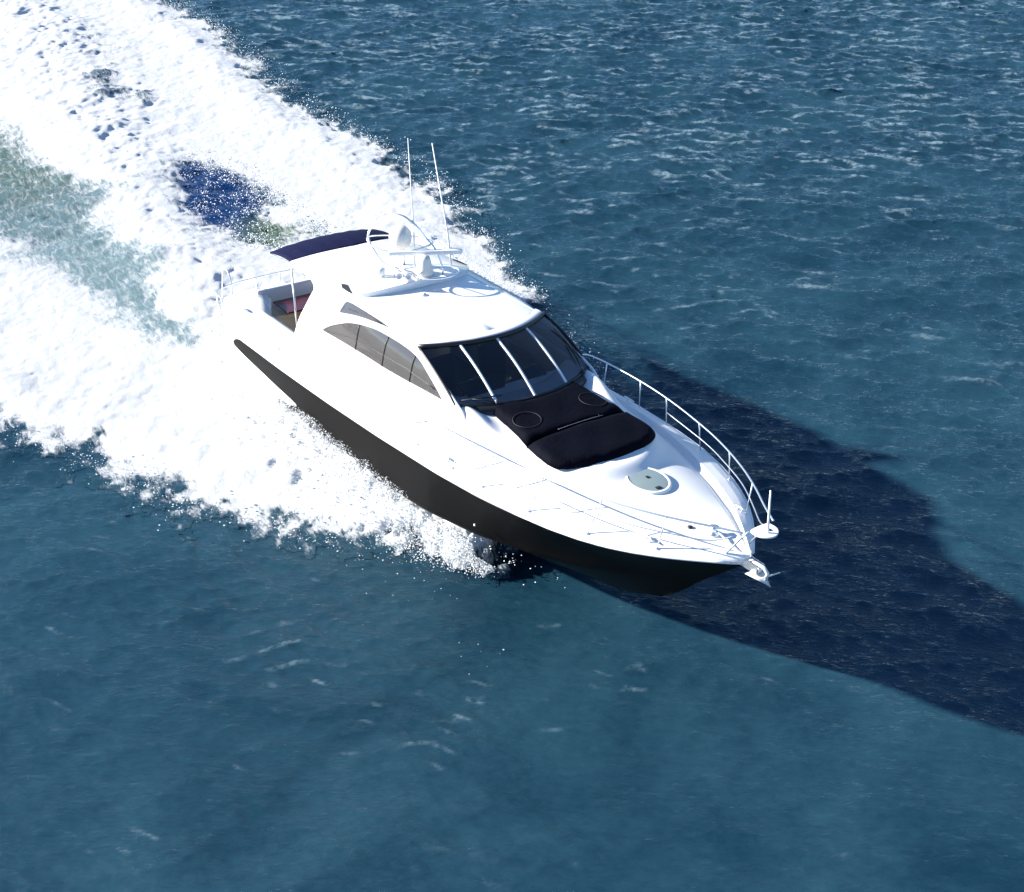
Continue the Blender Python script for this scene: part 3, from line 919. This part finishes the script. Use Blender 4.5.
def grow(poly, d):
    out = []; n = len(poly)
    cx = sum(p[0] for p in poly) / n; cy = sum(p[1] for p in poly) / n
    for i in range(n):
        (ax, ay), (bx, by) = poly[i - 1], poly[(i + 1) % n]
        tx, ty = bx - ax, (by - ay) * VS
        l = math.hypot(tx, ty) + 1e-9
        nx_, ny_ = ty / l, -tx / l
        px_, py_ = poly[i]
        if nx_ * (px_ - cx) + ny_ * (py_ - cy) * VS < 0: nx_, ny_ = -nx_, -ny_
        out.append((px_ + nx_ * d, py_ + ny_ * d / VS))
    return out
for side in (-1, 1):
    wn = panel_obj('side_window', grow(MAINP, .02), [], M_sideglass, (side,), 0.16, -0.016); outward(wn)
    mb = MB()
    for xa in (5.35, 6.30, 7.15):
        vb = float(np.interp(xa, [4.08, 4.79, 5.65, 7.01, 8.13], [.276, .297, .316, .335, .347]))
        vt = float(np.interp(xa, [p[0] for p in MAIN], [p[1] for p in MAIN]))
        mb.tube([S(xa, v, side, -0.012) for v in np.linspace(vb, vt, 7)], 0.012, 6)
    vm = lambda x: float(np.interp(x, [4.1, 5, 6, 7, 8.0], [.28, .37, .42, .44, .40]))
    mb.tube([S(x, vm(x), side, -0.012) for x in np.linspace(4.25, 7.85, 20)], 0.009, 6)
    mb.build('glazing_bar', M_black, wn)
    uw = panel_obj('upper_window', grow(UPPERP, .015), [], M_sideglass, (side,), 0.14, -0.014); outward(uw)
    mb = MB(); mb.tube([S(x, v, side, -0.01) for x, v in [(4.83, .62), (5.2, .655), (5.6, .685), (5.95, .70)]], 0.009, 6)
    mb.build('window_trim', M_black, uw)

# fold line where the roof skin meets the shoulder
for side in (-1, 1):
    MB().tube([S(x, v, side, 0.001) for x, v in catmull([(5.05, .812), (5.9, .81), (6.6, .79), (7.15, .756)], 6)], 0.006, 5).build('roof_seam', M_greyvinyl)

# --- windscreen: ruled between roof arc and base arc
def ws(y01, t, off=0.0):
    """y01 -1..1 across, t 0 top .. 1 base"""
    yt, yb_ = 1.36 * y01, 1.43 * y01
    top = np.array([7.16 + 0.50 * (1 - y01 ** 2), yt, 3.235 + 0.05 * (1 - y01 ** 2)])
    bot = np.array([8.46 + 0.42 * (1 - y01 ** 2), yb_, 2.655 - 0.03 * (1 - y01 ** 2)])
    P = top * (1 - t) + bot * t
    n = np.array([0.42, 0.25 * y01, 0.87]); n /= np.linalg.norm(n)
    P = P + n * (off + 0.06 * math.sin(math.pi * t))
    return P
wscr = None
V = [tuple(ws(y, t)) for y in np.linspace(-1, 1, 41) for t in np.linspace(0, 1, 9)]
wscr = mesh_obj('windscreen', V, grid_faces(41, 9), M_glass)
fr_ = MB()
fr_.tube([ws(y, 0.0, 0.012) for y in np.linspace(-1, 1, 30)], 0.042, 8)
fr_.tube([ws(y, 1.0, 0.0) for y in np.linspace(-1, 1, 30)], 0.030, 8)
for sgn in (-1, 1): fr_.tube([ws(sgn, t, 0.008) for t in np.linspace(0, 1, 9)], 0.026, 8)
fr_.build('windscreen_frame', M_black, wscr)
for yy in (-0.545, -0.045, 0.48):
    V = []
    for t in np.linspace(0.015, 0.985, 12):
        for dy, of in ((-0.017, 0.004), (-0.014, 0.022), (0.014, 0.022), (0.017, 0.004)): V.append(tuple(ws(yy + dy, t, of)))
    mesh_obj('mullion', V, grid_faces(12, 4), M_paintw, wscr)
# wipers
def wiper(y0, y1, t1):
    base = ws(y0, 1.0, 0.03); tip = ws(y1, t1, 0.045)
    mb = MB(); mb.lathe([(0.04, 0), (0.04, 0.05), (0.02, 0.07)], base - np.array([0, 0, 0.03]), seg=12)
    mid = base * 0.5 + tip * 0.5 + np.array([0, 0, 0.02])
    o = mb.tube([base, mid, tip], 0.011, 6).build('wiper', M_black)
    a_, b_ = (ws(y1 - 0.02, t1 - 0.30, 0.035), ws(y1 + 0.03, t1 + 0.30, 0.035)) if y1 > 0 else (ws(y0 + .1, 0.90, 0.035), ws(y1 - .12, 0.94, 0.035))
    MB().tube([a_, b_], 0.012, 6).build('wiper_blade', M_black, o)
wiper(0.82, 0.90, 0.55)
wiper(-0.55, -0.80, 0.93)

# roof overhang lip above the windscreen
mb = MB()
V = []
for y in np.linspace(-0.98, 0.98, 36):
    p = ws(y, 0, 0)
    for dx, dz in ((-0.22, 0.058), (-0.12, 0.060), (-0.05, 0.052), (-0.02, 0.034), (-0.03, 0.016), (-0.14, -0.005)):
        V.append((p[0] + dx, p[1] * (1.0 if dx > -.15 else .99), p[2] + dz - 0.02 * abs(y) ** 6))
mesh_obj('roof_lip', V, grid_faces(36, 6), M_white)

# --- raised aft hardtop
def ht_z(x, y):
    c = float(np.interp(x, [2.0, 2.6, 3.6, 4.6, 5.0, 5.25], [3.34, 3.40, 3.50, 3.57, 3.575, 3.56]))
    return c - 0.20 * abs(y / 1.36) ** 2.4
half = catmull([(2.50, 0), (2.42, 0.5), (2.26, 0.95), (2.10, 1.27)], 5)[:-1] + catmull([(2.10, 1.27), (2.9, 1.36), (3.8, 1.38), (4.5, 1.36), (4.86, 1.24), (5.06, 1.0), (5.18, 0.6), (5.24, 0)], 5)
full = [(p[0], -p[1]) for p in half] + [(p[0], p[1]) for p in half[::-1][1:-1]]
pts = [Vector(p) for p in full]
for x in np.arange(2.2, 5.2, 0.12):
    for y in np.arange(-1.3, 1.31, 0.1):
        if inpoly((x, y), full) and min(math.hypot(x - q[0], y - q[1]) for q in full) > 0.07: pts.append(Vector((x, y)))
r = delaunay_2d_cdt(pts, [], [list(range(len(full)))], 1, 1e-5)
V = [(q.x, q.y, ht_z(q.x, q.y)) for q in r[0]]
hard = mesh_obj('hardtop', V, [tuple(f) for f in r[2]], M_white); outward(hard)
so_ = hard.modifiers.new('solid', 'SOLIDIFY'); so_.thickness = 0.15; so_.offset = -1
add_mod_bevel(hard, 0.035, 3, 50)
for side in (-1, 1):
    # narrow dark ventilation slot where the hardtop leg leaves the cabin side
    V = [tuple(S(x, v, side, 0.075)) for x, v in [(4.22, .775), (4.38, .755), (4.68, .752), (4.74, .76), (4.56, .775), (4.36, .79)]]
    mesh_obj('vent_slot', V, [(0, 1, 4, 5), (1, 2, 3, 4)], M_piping)

# --- folding canvas canopy aft of the hardtop
V = []
for yy in np.linspace(-1, 1, 31):
    hx = float(np.interp(abs(yy), [0, .4, .75, 1], [2.52, 2.44, 2.28, 2.12])); hy = 1.26 * yy
    ax_, ay_ = 1.52 - 0.30 * yy * yy, 1.30 * yy
    for t in np.linspace(0, 1, 9):
        x = hx * (1 - t) + ax_ * t; y = hy * (1 - t) + ay_ * t
        z0 = ht_z(hx, hy) - 0.01; z1 = 3.34 - 0.24 * abs(yy) ** 2.2
        z = z0 * (1 - t) + z1 * t + 0.035 * math.sin(math.pi * t) + 0.006 * math.sin(yy * 23)
        V.append((x, y, z))
can = mesh_obj('sun_canopy', V, grid_faces(31, 9), M_navy)
so_ = can.modifiers.new('solid', 'SOLIDIFY'); so_.thickness = 0.03; so_.offset = -1
mb = MB()
for sgn in (-1, 1):
    mb.tube([(1.22, sgn * 1.31, 3.07), (2.12, sgn * 1.28, 3.14), (2.9, sgn * 1.36, 3.16)], 0.018, 6)
mb.tube([(1.50 - 0.3 * y * y, 1.30 * y, 3.31 - 0.24 * abs(y) ** 2.2) for y in np.linspace(-1, 1, 20)], 0.016, 6)
mb.build('canopy_frame', M_steel, can)
for sgn in (-1, 1):
    MB().tube([(2.12, sgn * 1.26, 3.06), (2.55, sgn * 1.42, 1.84)], 0.02, 8).build('support_pole', M_steel)

# --- cockpit furniture
sf = MB()
sf.box((0.62, 0.1, 1.2), (0.62, 2.4, 0.44)).box((1.5, 1.15, 1.2), (1.3, 0.5, 0.44))
sofa = sf.build('cockpit_sofa', M_cream, smooth=False, bevel=0.03)
MB().box((0.66, 0.05, 1.46), (0.60, 2.35, 0.10)).box((1.5, 1.12, 1.46), (1.3, 0.48, 0.10)).build('seat_cushion', M_cream, sofa, smooth=False, bevel=0.04)
MB().box((0.34, -0.05, 1.70), (0.16, 2.45, 0.46), tilt=R(-8)).build('backrest', M_greyvinyl, sofa, smooth=False, bevel=0.06, seg=3)
tb = MB().extrude([(0.55, -1.0), (1.28, -1.0), (1.28, 0.25), (0.55, 0.25)], 1.66, 1.70).build('cockpit_table', M_maroon, smooth=False, bevel=0.012)
MB().lathe([(0.12, 0), (0.11, 0.02), (0.035, 0.05), (0.035, 0.64), (0.09, 0.66)], (0.95, -0.6, 1.0)).build('table_leg', M_steel, tb)

# stern rails around the swim platform, and the folded boarding ladder
mb = MB()
path = [(-0.35, -1.78), (-0.8, -1.70), (-1.02, -1.25), (-1.1, -0.6), (-1.12, 0), (-1.1, 0.6), (-1.02, 1.25)]
pth = catmull(path, 5)
for h, rr in ((1.62, 0.017), (1.30, 0.010), (1.0, 0.010), (0.74, 0.010)):
    mb.tube([(p[0], p[1], h) for p in pth], rr, 6)
rail = mb.build('stern_rail', M_steel)
for p in path:
    MB().tube([(p[0], p[1], 0.5), (p[0], p[1], 1.62)], 0.016, 6).build('stanchion', M_steel, rail)
mb = MB()
for i in range(2): mb.tube([(-0.85, -1.62 + .32 * i, 0.55), (-0.95, -1.62 + .32 * i, 1.35)], 0.014, 6)
for kx_ in range(5): mb.tube([(-0.86 - .02 * kx_, -1.62, 0.62 + .16 * kx_), (-0.86 - .02 * kx_, -1.30, 0.62 + .16 * kx_)], 0.013, 6)
mb.build('boarding_ladder', M_steel)
for sgn in (-1, 1):
    MB().tube(catmull([(0.1, sgn * 1.7, 1.8), (0.0, sgn * 1.7, 2.25), (-0.3, sgn * 1.72, 2.3), (-0.42, sgn * 1.75, 1.55)], 5), 0.015, 6).build('grab_rail', M_steel)

# --- sun pad
def pad_poly(x0f, x1f, hwf, n=14):
    pass
def pad_hw(x): return float(np.interp(x, [8.6, 9.0, 9.7, 10.4, 10.7], [0.90, 0.93, 1.02, 1.10, 1.12]))
def pad_top(x, y): return deck_z(x, y)
def pad_piece(name, outline, base, top, m, parent, bevel):
    pts = [Vector(p) for p in outline]
    xs_ = [p[0] for p in outline]; ys_ = [p[1] for p in outline]
    for x in np.arange(min(xs_), max(xs_), 0.07):
        for y in np.arange(min(ys_), max(ys_), 0.07):
            if inpoly((x, y), outline) and pdist((x, y), outline) > 0.05: pts.append(Vector((x, y)))
    r = delaunay_2d_cdt(pts, [], [list(range(len(outline)))], 1, 1e-5)
    V = []
    for q in r[0]:
        inn = pdist((q.x, q.y), outline) if inpoly((q.x, q.y), outline) else 0
        z = 2.59 - 0.06 * (q.x - 8.8) - 0.05 * q.y * q.y + top * (1 - math.exp(-inn / 0.03)) + 0.012 * math.sin(q.x * 7 + q.y * 3) * math.cos(q.y * 6)
        V.append((q.x, q.y, z))
    n = len(V)
    o = mesh_obj(name, V, [tuple(f) for f in r[2]], m, parent); 
    bm = bmesh.new(); bm.from_mesh(o.data)
    if sum(f.normal.z for f in bm.faces) < 0: bmesh.ops.reverse_faces(bm, faces=bm.faces)
    bm.to_mesh(o.data); bm.free()
    so_ = o.modifiers.new('solid', 'SOLIDIFY'); so_.thickness = 0.16; so_.offset = -1
    return o
aftarc = [(8.93 - 0.32 * (y / 0.95) ** 2, y) for y in np.linspace(-0.92, 0.92, 15)]
seam = [(10.0 + 0.02 * (1 - (y / 1.06) ** 2) + 0.0 * y, y) for y in np.linspace(-1.06, 1.06, 15)]
p_aft = aftarc + [(9.3, .97), (9.7, 1.02)] + seam[::-1] + [(9.7, -1.02), (9.3, -.97)]
p_fwd = [(x + 0.003, y) for x, y in seam] + [(10.4, 1.10)] + [(10.60 + 0.52 * abs(math.cos(a_)), 1.11 * math.sin(a_)) for a_ in np.linspace(math.pi / 2 * .97, -math.pi / 2 * .97, 23)] + [(10.4, -1.10)]
pad = pad_piece('sun_pad', p_aft, 0, 0.10, M_pad, yacht, 0.03)
pad_piece('front_cushion', p_fwd, 0, 0.11, M_pad, pad, 0.03)
def on_pad(x, y, h=0.0): return (x, y, 2.59 - 0.06 * (x - 8.8) - 0.05 * y * y + 0.105 + h)
for sgn in (-1, 1):
    mb = MB()
    mb.tube([on_pad(9.50 + 0.24 * math.cos(q), sgn * 0.70 + 0.24 * math.sin(q), 0.008) for q in np.linspace(0, 2 * math.pi, 28, endpoint=False)], 0.006, 6, True)
    mb.build('round_seam', M_piping, pad)
MB().tube([on_pad(10.03, y, 0.004) for y in np.linspace(-0.45, 0.5, 12)], 0.004, 6).build('piping', mat('light_piping', (0.25, 0.25, 0.27), 0.6), pad)
# dark padded strip between windscreen foot and pad
V = []
for y in np.linspace(-0.80, 0.80, 24):
    p = ws(y, 1.0, 0)
    for dx, dz in ((-0.02, -0.03), (0.03, 0.0), (0.10, -0.01), (0.16, -0.05), (0.17, -0.14)): V.append((p[0] + dx, p[1], p[2] + dz))
mesh_obj('scuttle_cover', V, grid_faces(24, 5), M_black)

# --- foredeck hatch
hx, hy = 11.75, 0.06
hz = zc_(hx) - 0.035
sl_ = -0.055
ax3 = Vector((-sl_, 0, 1)).normalized()
hb = MB()
segs_ = 40
def hell(rx, ry, h): return [(hx + rx * math.cos(q), hy + ry * math.sin(q), hz + 0.03 + sl_ * rx * math.cos(q) + h) for q in np.linspace(0, 2 * math.pi, segs_, endpoint=False)]
V = hell(.40, .345, -0.09) + hell(.40, .345, 0.028) + hell(.385, .33, 0.042) + hell(.355, .30, 0.042) + hell(.35, .295, 0.03)
F_ = grid_faces(5, segs_, True)
hat = mesh_obj('deck_hatch', V, F_, M_paintw)
V = hell(.352, .297, 0.034) + hell(.30, .25, 0.041) + [(hx, hy, hz + 0.075)]
F_ = grid_faces(2, segs_, True) + [(segs_ + k_, segs_ + (k_ + 1) % segs_, 2 * segs_) for k_ in range(segs_)]
mesh_obj('hatch_glass', V, F_, M_hatch, hat)
MB().box((hx + .27, hy - .03, hz + 0.07 + .27 * sl_), (.05, .09, .03)).build('hatch_latch', M_piping, hat, smooth=False)
MB().box((hx - .05, hy + .02, hz + .08), (.05, .05, .02)).build('hatch_vent', M_piping, hat, smooth=False)

# --- bow rails
RAIL = [(7.2, 2.04, 2.10), (7.5, 2.03, 2.36), (7.95, 2.02, 2.48), (9.2, 1.93, 2.58), (10.3, 1.80, 2.62), (11.4, 1.57, 2.65), (12.1, 1.36, 2.67), (12.75, 1.10, 2.69), (13.3, 0.82, 2.71), (13.8, 0.52, 2.73), (14.2, 0.30, 2.75)]
MID = [(10.15, 1.85, 2.33), (11.4, 1.60, 2.37), (12.1, 1.38, 2.39), (12.75, 1.12, 2.41), (13.3, 0.80, 2.43), (13.75, 0.50, 2.46), (14.05, 0.26, 2.62)]
for sgn in (-1, 1):
    P = [(x, sgn * y, z) for x, y, z in RAIL]; Mi = [(x, sgn * y, z) for x, y, z in MID]
    o = MB().tube(catmull(P, 6), 0.015, 8).build('bow_rail', M_steel)
    MB().tube(catmull(Mi, 6), 0.010, 8).build('middle_rail', M_steel, o)
    for xq in (8.3, 9.35, 10.15, 11.2, 12.25, 13.2):
        yt = float(np.interp(xq, [p[0] for p in RAIL], [p[1] for p in RAIL])); zt = float(np.interp(xq, [p[0] for p in RAIL], [p[2] for p in RAIL]))
        xb_ = xq - 0.10; yb_ = bh(xb_) - 0.10
        MB().tube([(xb_, sgn * yb_, deck_z(xb_, yb_) - 0.01), (xq, sgn * yt, zt)], 0.011, 8).lathe([(0.035, 0), (0.03, 0.015)], (xb_, sgn * yb_, deck_z(xb_, yb_)), seg=12).build('stanchion', M_steel, o)
# pulpit plate at the very front with the jack staff
pl = MB().extrude(catmull([(14.2, -.15), (14.2, .15), (14.29, .2), (14.40, .185), (14.49, .105), (14.52, 0), (14.49, -.105), (14.40, -.185), (14.29, -.2)], 4, True), 2.735, 2.765).build('pulpit_step', M_paintw, smooth=False, bevel=0.01)
MB().lathe([(0.03, 0), (0.03, .01)], (14.36, 0.05, 2.766), seg=12).build('step_fitting', M_piping, pl)
MB().tube([(14.40, -0.02, 2.76), (14.35, -0.02, 3.44)], [0.02, 0.013], 8).build('jack_staff', M_paintw)
mb = MB()
for sgn in (-1, 1): mb.tube([(13.85, sgn * .24, deck_z(13.85, .24)), (14.2, sgn * .2, 2.74)], 0.015, 8)
mb.build('pulpit_brace', M_steel)

# --- anchor, roller and windlass fittings
mb = MB()
for sgn in (-1, 1): mb.box((14.16, sgn * .07, 2.09), (.36, .015, .13))
mb.box((14.14, 0, 2.04), (.36, .14, .02)).lathe([(.045, -.06), (.045, .06)], (14.32, 0, 2.08), axis=(0, 1, 0), seg=16)
mb.build('bow_roller', M_steel, smooth=False)
an = MB()
an.tube([(14.05, 0, 2.14), (14.40, 0, 2.16), (14.48, 0, 2.10), (14.46, 0, 1.98)], [.026, .03, .03, .03], 8)
an.add([(14.58, 0, 1.92), (14.22, 0.17, 2.01), (14.20, -0.17, 2.01), (14.28, 0, 1.89), (14.40, 0, 2.01)], [(0, 1, 4), (0, 4, 2), (0, 3, 1), (0, 2, 3), (1, 3, 2), (1, 2, 4)])
an.tube([(14.46, -.10, 2.04), (14.52, .22, 2.06)], .012, 6)
an.build('anchor', M_zinc)
wl_ = MB().lathe([(0.10, 0), (0.10, 0.03), (0.06, 0.05), (0.05, 0.10), (0.08, 0.13), (0.0, 0.14)], (13.35, -0.02, deck_z(13.35, 0) - .01), seg=20).build('windlass', M_steel)
MB().tube([(13.4, 0, deck_z(13.4, 0) + .07), (13.7, 0, deck_z(13.7, 0) + .03), (14.05, 0, 2.14)], .014, 6).build('anchor_chain', M_zinc)
MB().lathe([(.04, 0), (.04, .02), (.0, .025)], (13.05, -.22, deck_z(13.05, .22)), seg=14).build('foot_switch', M_black)
for (x, y) in ((12.9, -.92), (13.05, 0.82), (9.0, 1.98), (9.0, -1.98), (0.9, 1.85), (0.9, -1.85)):
    z = deck_z(x, abs(y)) if x > 3 else zg(x) + .09
    mb = MB(); mb.tube([(x - .13, y, z + .06), (x - .05, y, z + .065), (x + .05, y, z + .065), (x + .13, y, z + .06)], [.012, .018, .018, .012], 8)
    for d_ in (-.045, .045): mb.tube([(x + d_, y, z - .01), (x + d_, y, z + .06)], .014, 8)
    mb.build('cleat', M_steel)

# hull fittings on the starboard topside
for (x, zz) in ((5.55, .78), (5.75, .78), (7.0, .85), (9.6, 1.0)):
    for sgn in (-1, 1):
        MB().lathe([(.028, 0), (.024, .016), (0, .02)], (x, sgn * (1.93 if x < 9 else 1.80), zz), axis=(0, sgn, 0.15), seg=12).build('skin_fitting', M_steel)

# --- roof gear
def rz(x, y): return ht_z(x, y)
dome = MB().lathe([(0.07, -0.22), (0.09, -0.12), (0.17, -0.06), (0.21, 0.02), (0.22, 0.12), (0.20, 0.22), (0.14, 0.30), (0.07, 0.335), (0.0, 0.34)], (4.30, 0.02, 4.0), seg=28).build('satellite_dome', M_creamp)
mb = MB()
mb.tube(catmull([(4.9, -.02, 3.58), (4.62, -.30, 3.66), (4.35, -.42, 3.72), (3.95, -.46, 4.0), (3.84, -.38, 4.2), (3.97, -.2, 4.42), (4.3, 0, 4.56), (4.56, .2, 4.40), (4.68, .38, 4.12), (4.85, .46, 3.95), (5.0, .55, 3.58)], 6), 0.022, 8)
mb.tube(catmull([(3.80, -.40, 4.05), (4.15, -.42, 3.92), (4.6, -.1, 3.92), (4.80, .42, 4.05), (4.4, .5, 4.02), (4.0, .2, 4.02)], 6, True), 0.018, 8, True)
mb.tube([(4.32, 0.05, 3.5), (4.32, 0.05, 3.95)], .05, 10)
mb.build('dome_cradle', M_steel)
rd = MB().lathe([(0.17, 0), (0.18, 0.05), (0.15, 0.16), (0.12, 0.30), (0.10, 0.36), (0.0, 0.37)], (5.0, .12, 3.56), seg=24).build('radar_scanner', M_creamp)
MB().box((4.82, 0.26, 3.92), (0.11, 1.42, 0.08), rot=R(-27)).build('scanner_bar', M_paintw, rd, smooth=False, bevel=0.02)
for (dx, dy) in ((0, 0), (0.10, 0.14)):
    hn = MB()
    x0, y0, z0 = 4.80 + dx, -0.42 + dy, 3.68
    hn.lathe([(0.03, -0.16), (0.022, -0.05), (0.022, 0.10), (0.035, 0.22), (0.065, 0.30), (0.055, 0.30), (0.03, 0.25)], (x0, y0, z0), axis=(1, -0.25, 0.0), seg=18)
    hn.tube([(x0, y0, z0 - .12), (x0, y0, z0)], .018, 8)
    hn.build('air_horn', M_paintw)
MB().lathe([(.05, 0), (.05, .05), (.09, .07), (.09, .18), (.05, .21)], (4.62, -.62, 3.52), seg=16).build('searchlight', M_paintw)
mb = MB()
mb.tube([(5.36 + .30 * math.cos(q), .22 + .42 * math.sin(q), 3.68 + .02 * math.cos(q)) for q in np.linspace(0, 2 * math.pi, 30, endpoint=False)], 0.016, 8, True)
mb.tube([(5.1, .0, 3.55), (5.12, -.02, 3.68)], .014, 8).tube([(5.12, .45, 3.55), (5.15, .48, 3.68)], .014, 8).tube([(5.18, .25, 3.55), (5.6, .22, 3.70)], .012, 8)
mb.build('mast_loop', M_steel)
MB().lathe([(.07, 0), (.06, .03), (.0, .045)], (5.55, -.25, 3.40), seg=16).build('gps_puck', M_paintw)
MB().tube([(4.52, .2, 3.56), (4.51, .2, 4.2), (4.35, .2, 6.02)], [.02, .014, .008], 8).build('radio_antenna', M_paintw)
MB().tube([(4.74, .9, 3.50), (4.62, .9, 4.1), (4.08, .9, 5.76)], [.02, .016, .010], 8).build('radio_antenna', M_paintw)

# --- interior seen through the glass
MB().box((6.0, 0, 1.42), (5.4, 2.9, 0.05)).build('saloon_floor', M_dark, smooth=False)
MB().box((6.0, 1.30, 1.75), (3.2, 0.45, 0.6)).box((4.9, -1.20, 1.75), (1.6, 0.5, 0.6)).build('saloon_sofa', M_beige, smooth=False, bevel=0.04)
V = []
for y in np.linspace(-.96, .96, 24):
    p = ws(y, 1.0, 0)
    V += [(p[0] - .06, p[1] * .97, p[2] - .03), (p[0] - .45, p[1] * .97, p[2] - .06), (p[0] - .62, p[1] * .97, p[2] - .13), (p[0] - .66, p[1] * .97, p[2] - .6)]
mesh_obj('dashboard', V, grid_faces(24, 4), M_dash)
MB().box((7.95, -.55, 2.60), (.35, .8, .12), tilt=R(10)).build('instrument_binnacle', M_seat, smooth=False, bevel=.04)
MB().box((7.95, .55, 2.56), (.30, .45, .07), tilt=R(10)).build('chart_locker', M_dark, smooth=False, bevel=.03)
whl = MB().tube([(7.62 + .06 * math.cos(q) * .6, -.55 + .2 * math.sin(q), 2.42 + .17 * math.cos(q)) for q in np.linspace(0, 2 * math.pi, 28, endpoint=False)], .017, 8, True)
for q in (0.6, 2.7, 4.7): whl.tube([(7.64, -.55, 2.42), (7.62 + .036 * math.cos(q), -.55 + .2 * math.sin(q), 2.42 + .17 * math.cos(q))], .012, 6)
whl.build('steering_wheel', M_steel)
for yy in (-.58, .55):
    s_ = MB().box((6.95, yy, 1.95), (.52, .58, .16)).build('helm_seat', M_seat, smooth=False, bevel=.06, seg=3)
    MB().box((6.68, yy, 2.32), (.14, .56, .70), tilt=R(-10)).build('backrest', M_seat, s_, smooth=False, bevel=.06, seg=3)
    MB().lathe([(.2, 0), (.05, .04), (.05, .45)], (6.95, yy, 1.44), seg=16).build('pedestal', M_steel, s_)
MB().box((3.55, 0, 2.3), (.05, 2.7, 1.7)).build('saloon_bulkhead', M_dark, smooth=False)

# soft edges for shading
for o in sc.objects:
    if o.type == 'MESH' and o.parent and any(m_.type == 'BEVEL' for m_ in o.modifiers):
        for p in o.data.polygons: p.use_smooth = True
        wn_ = o.modifiers.new('wn', 'WEIGHTED_NORMAL'); wn_.keep_sharp = False
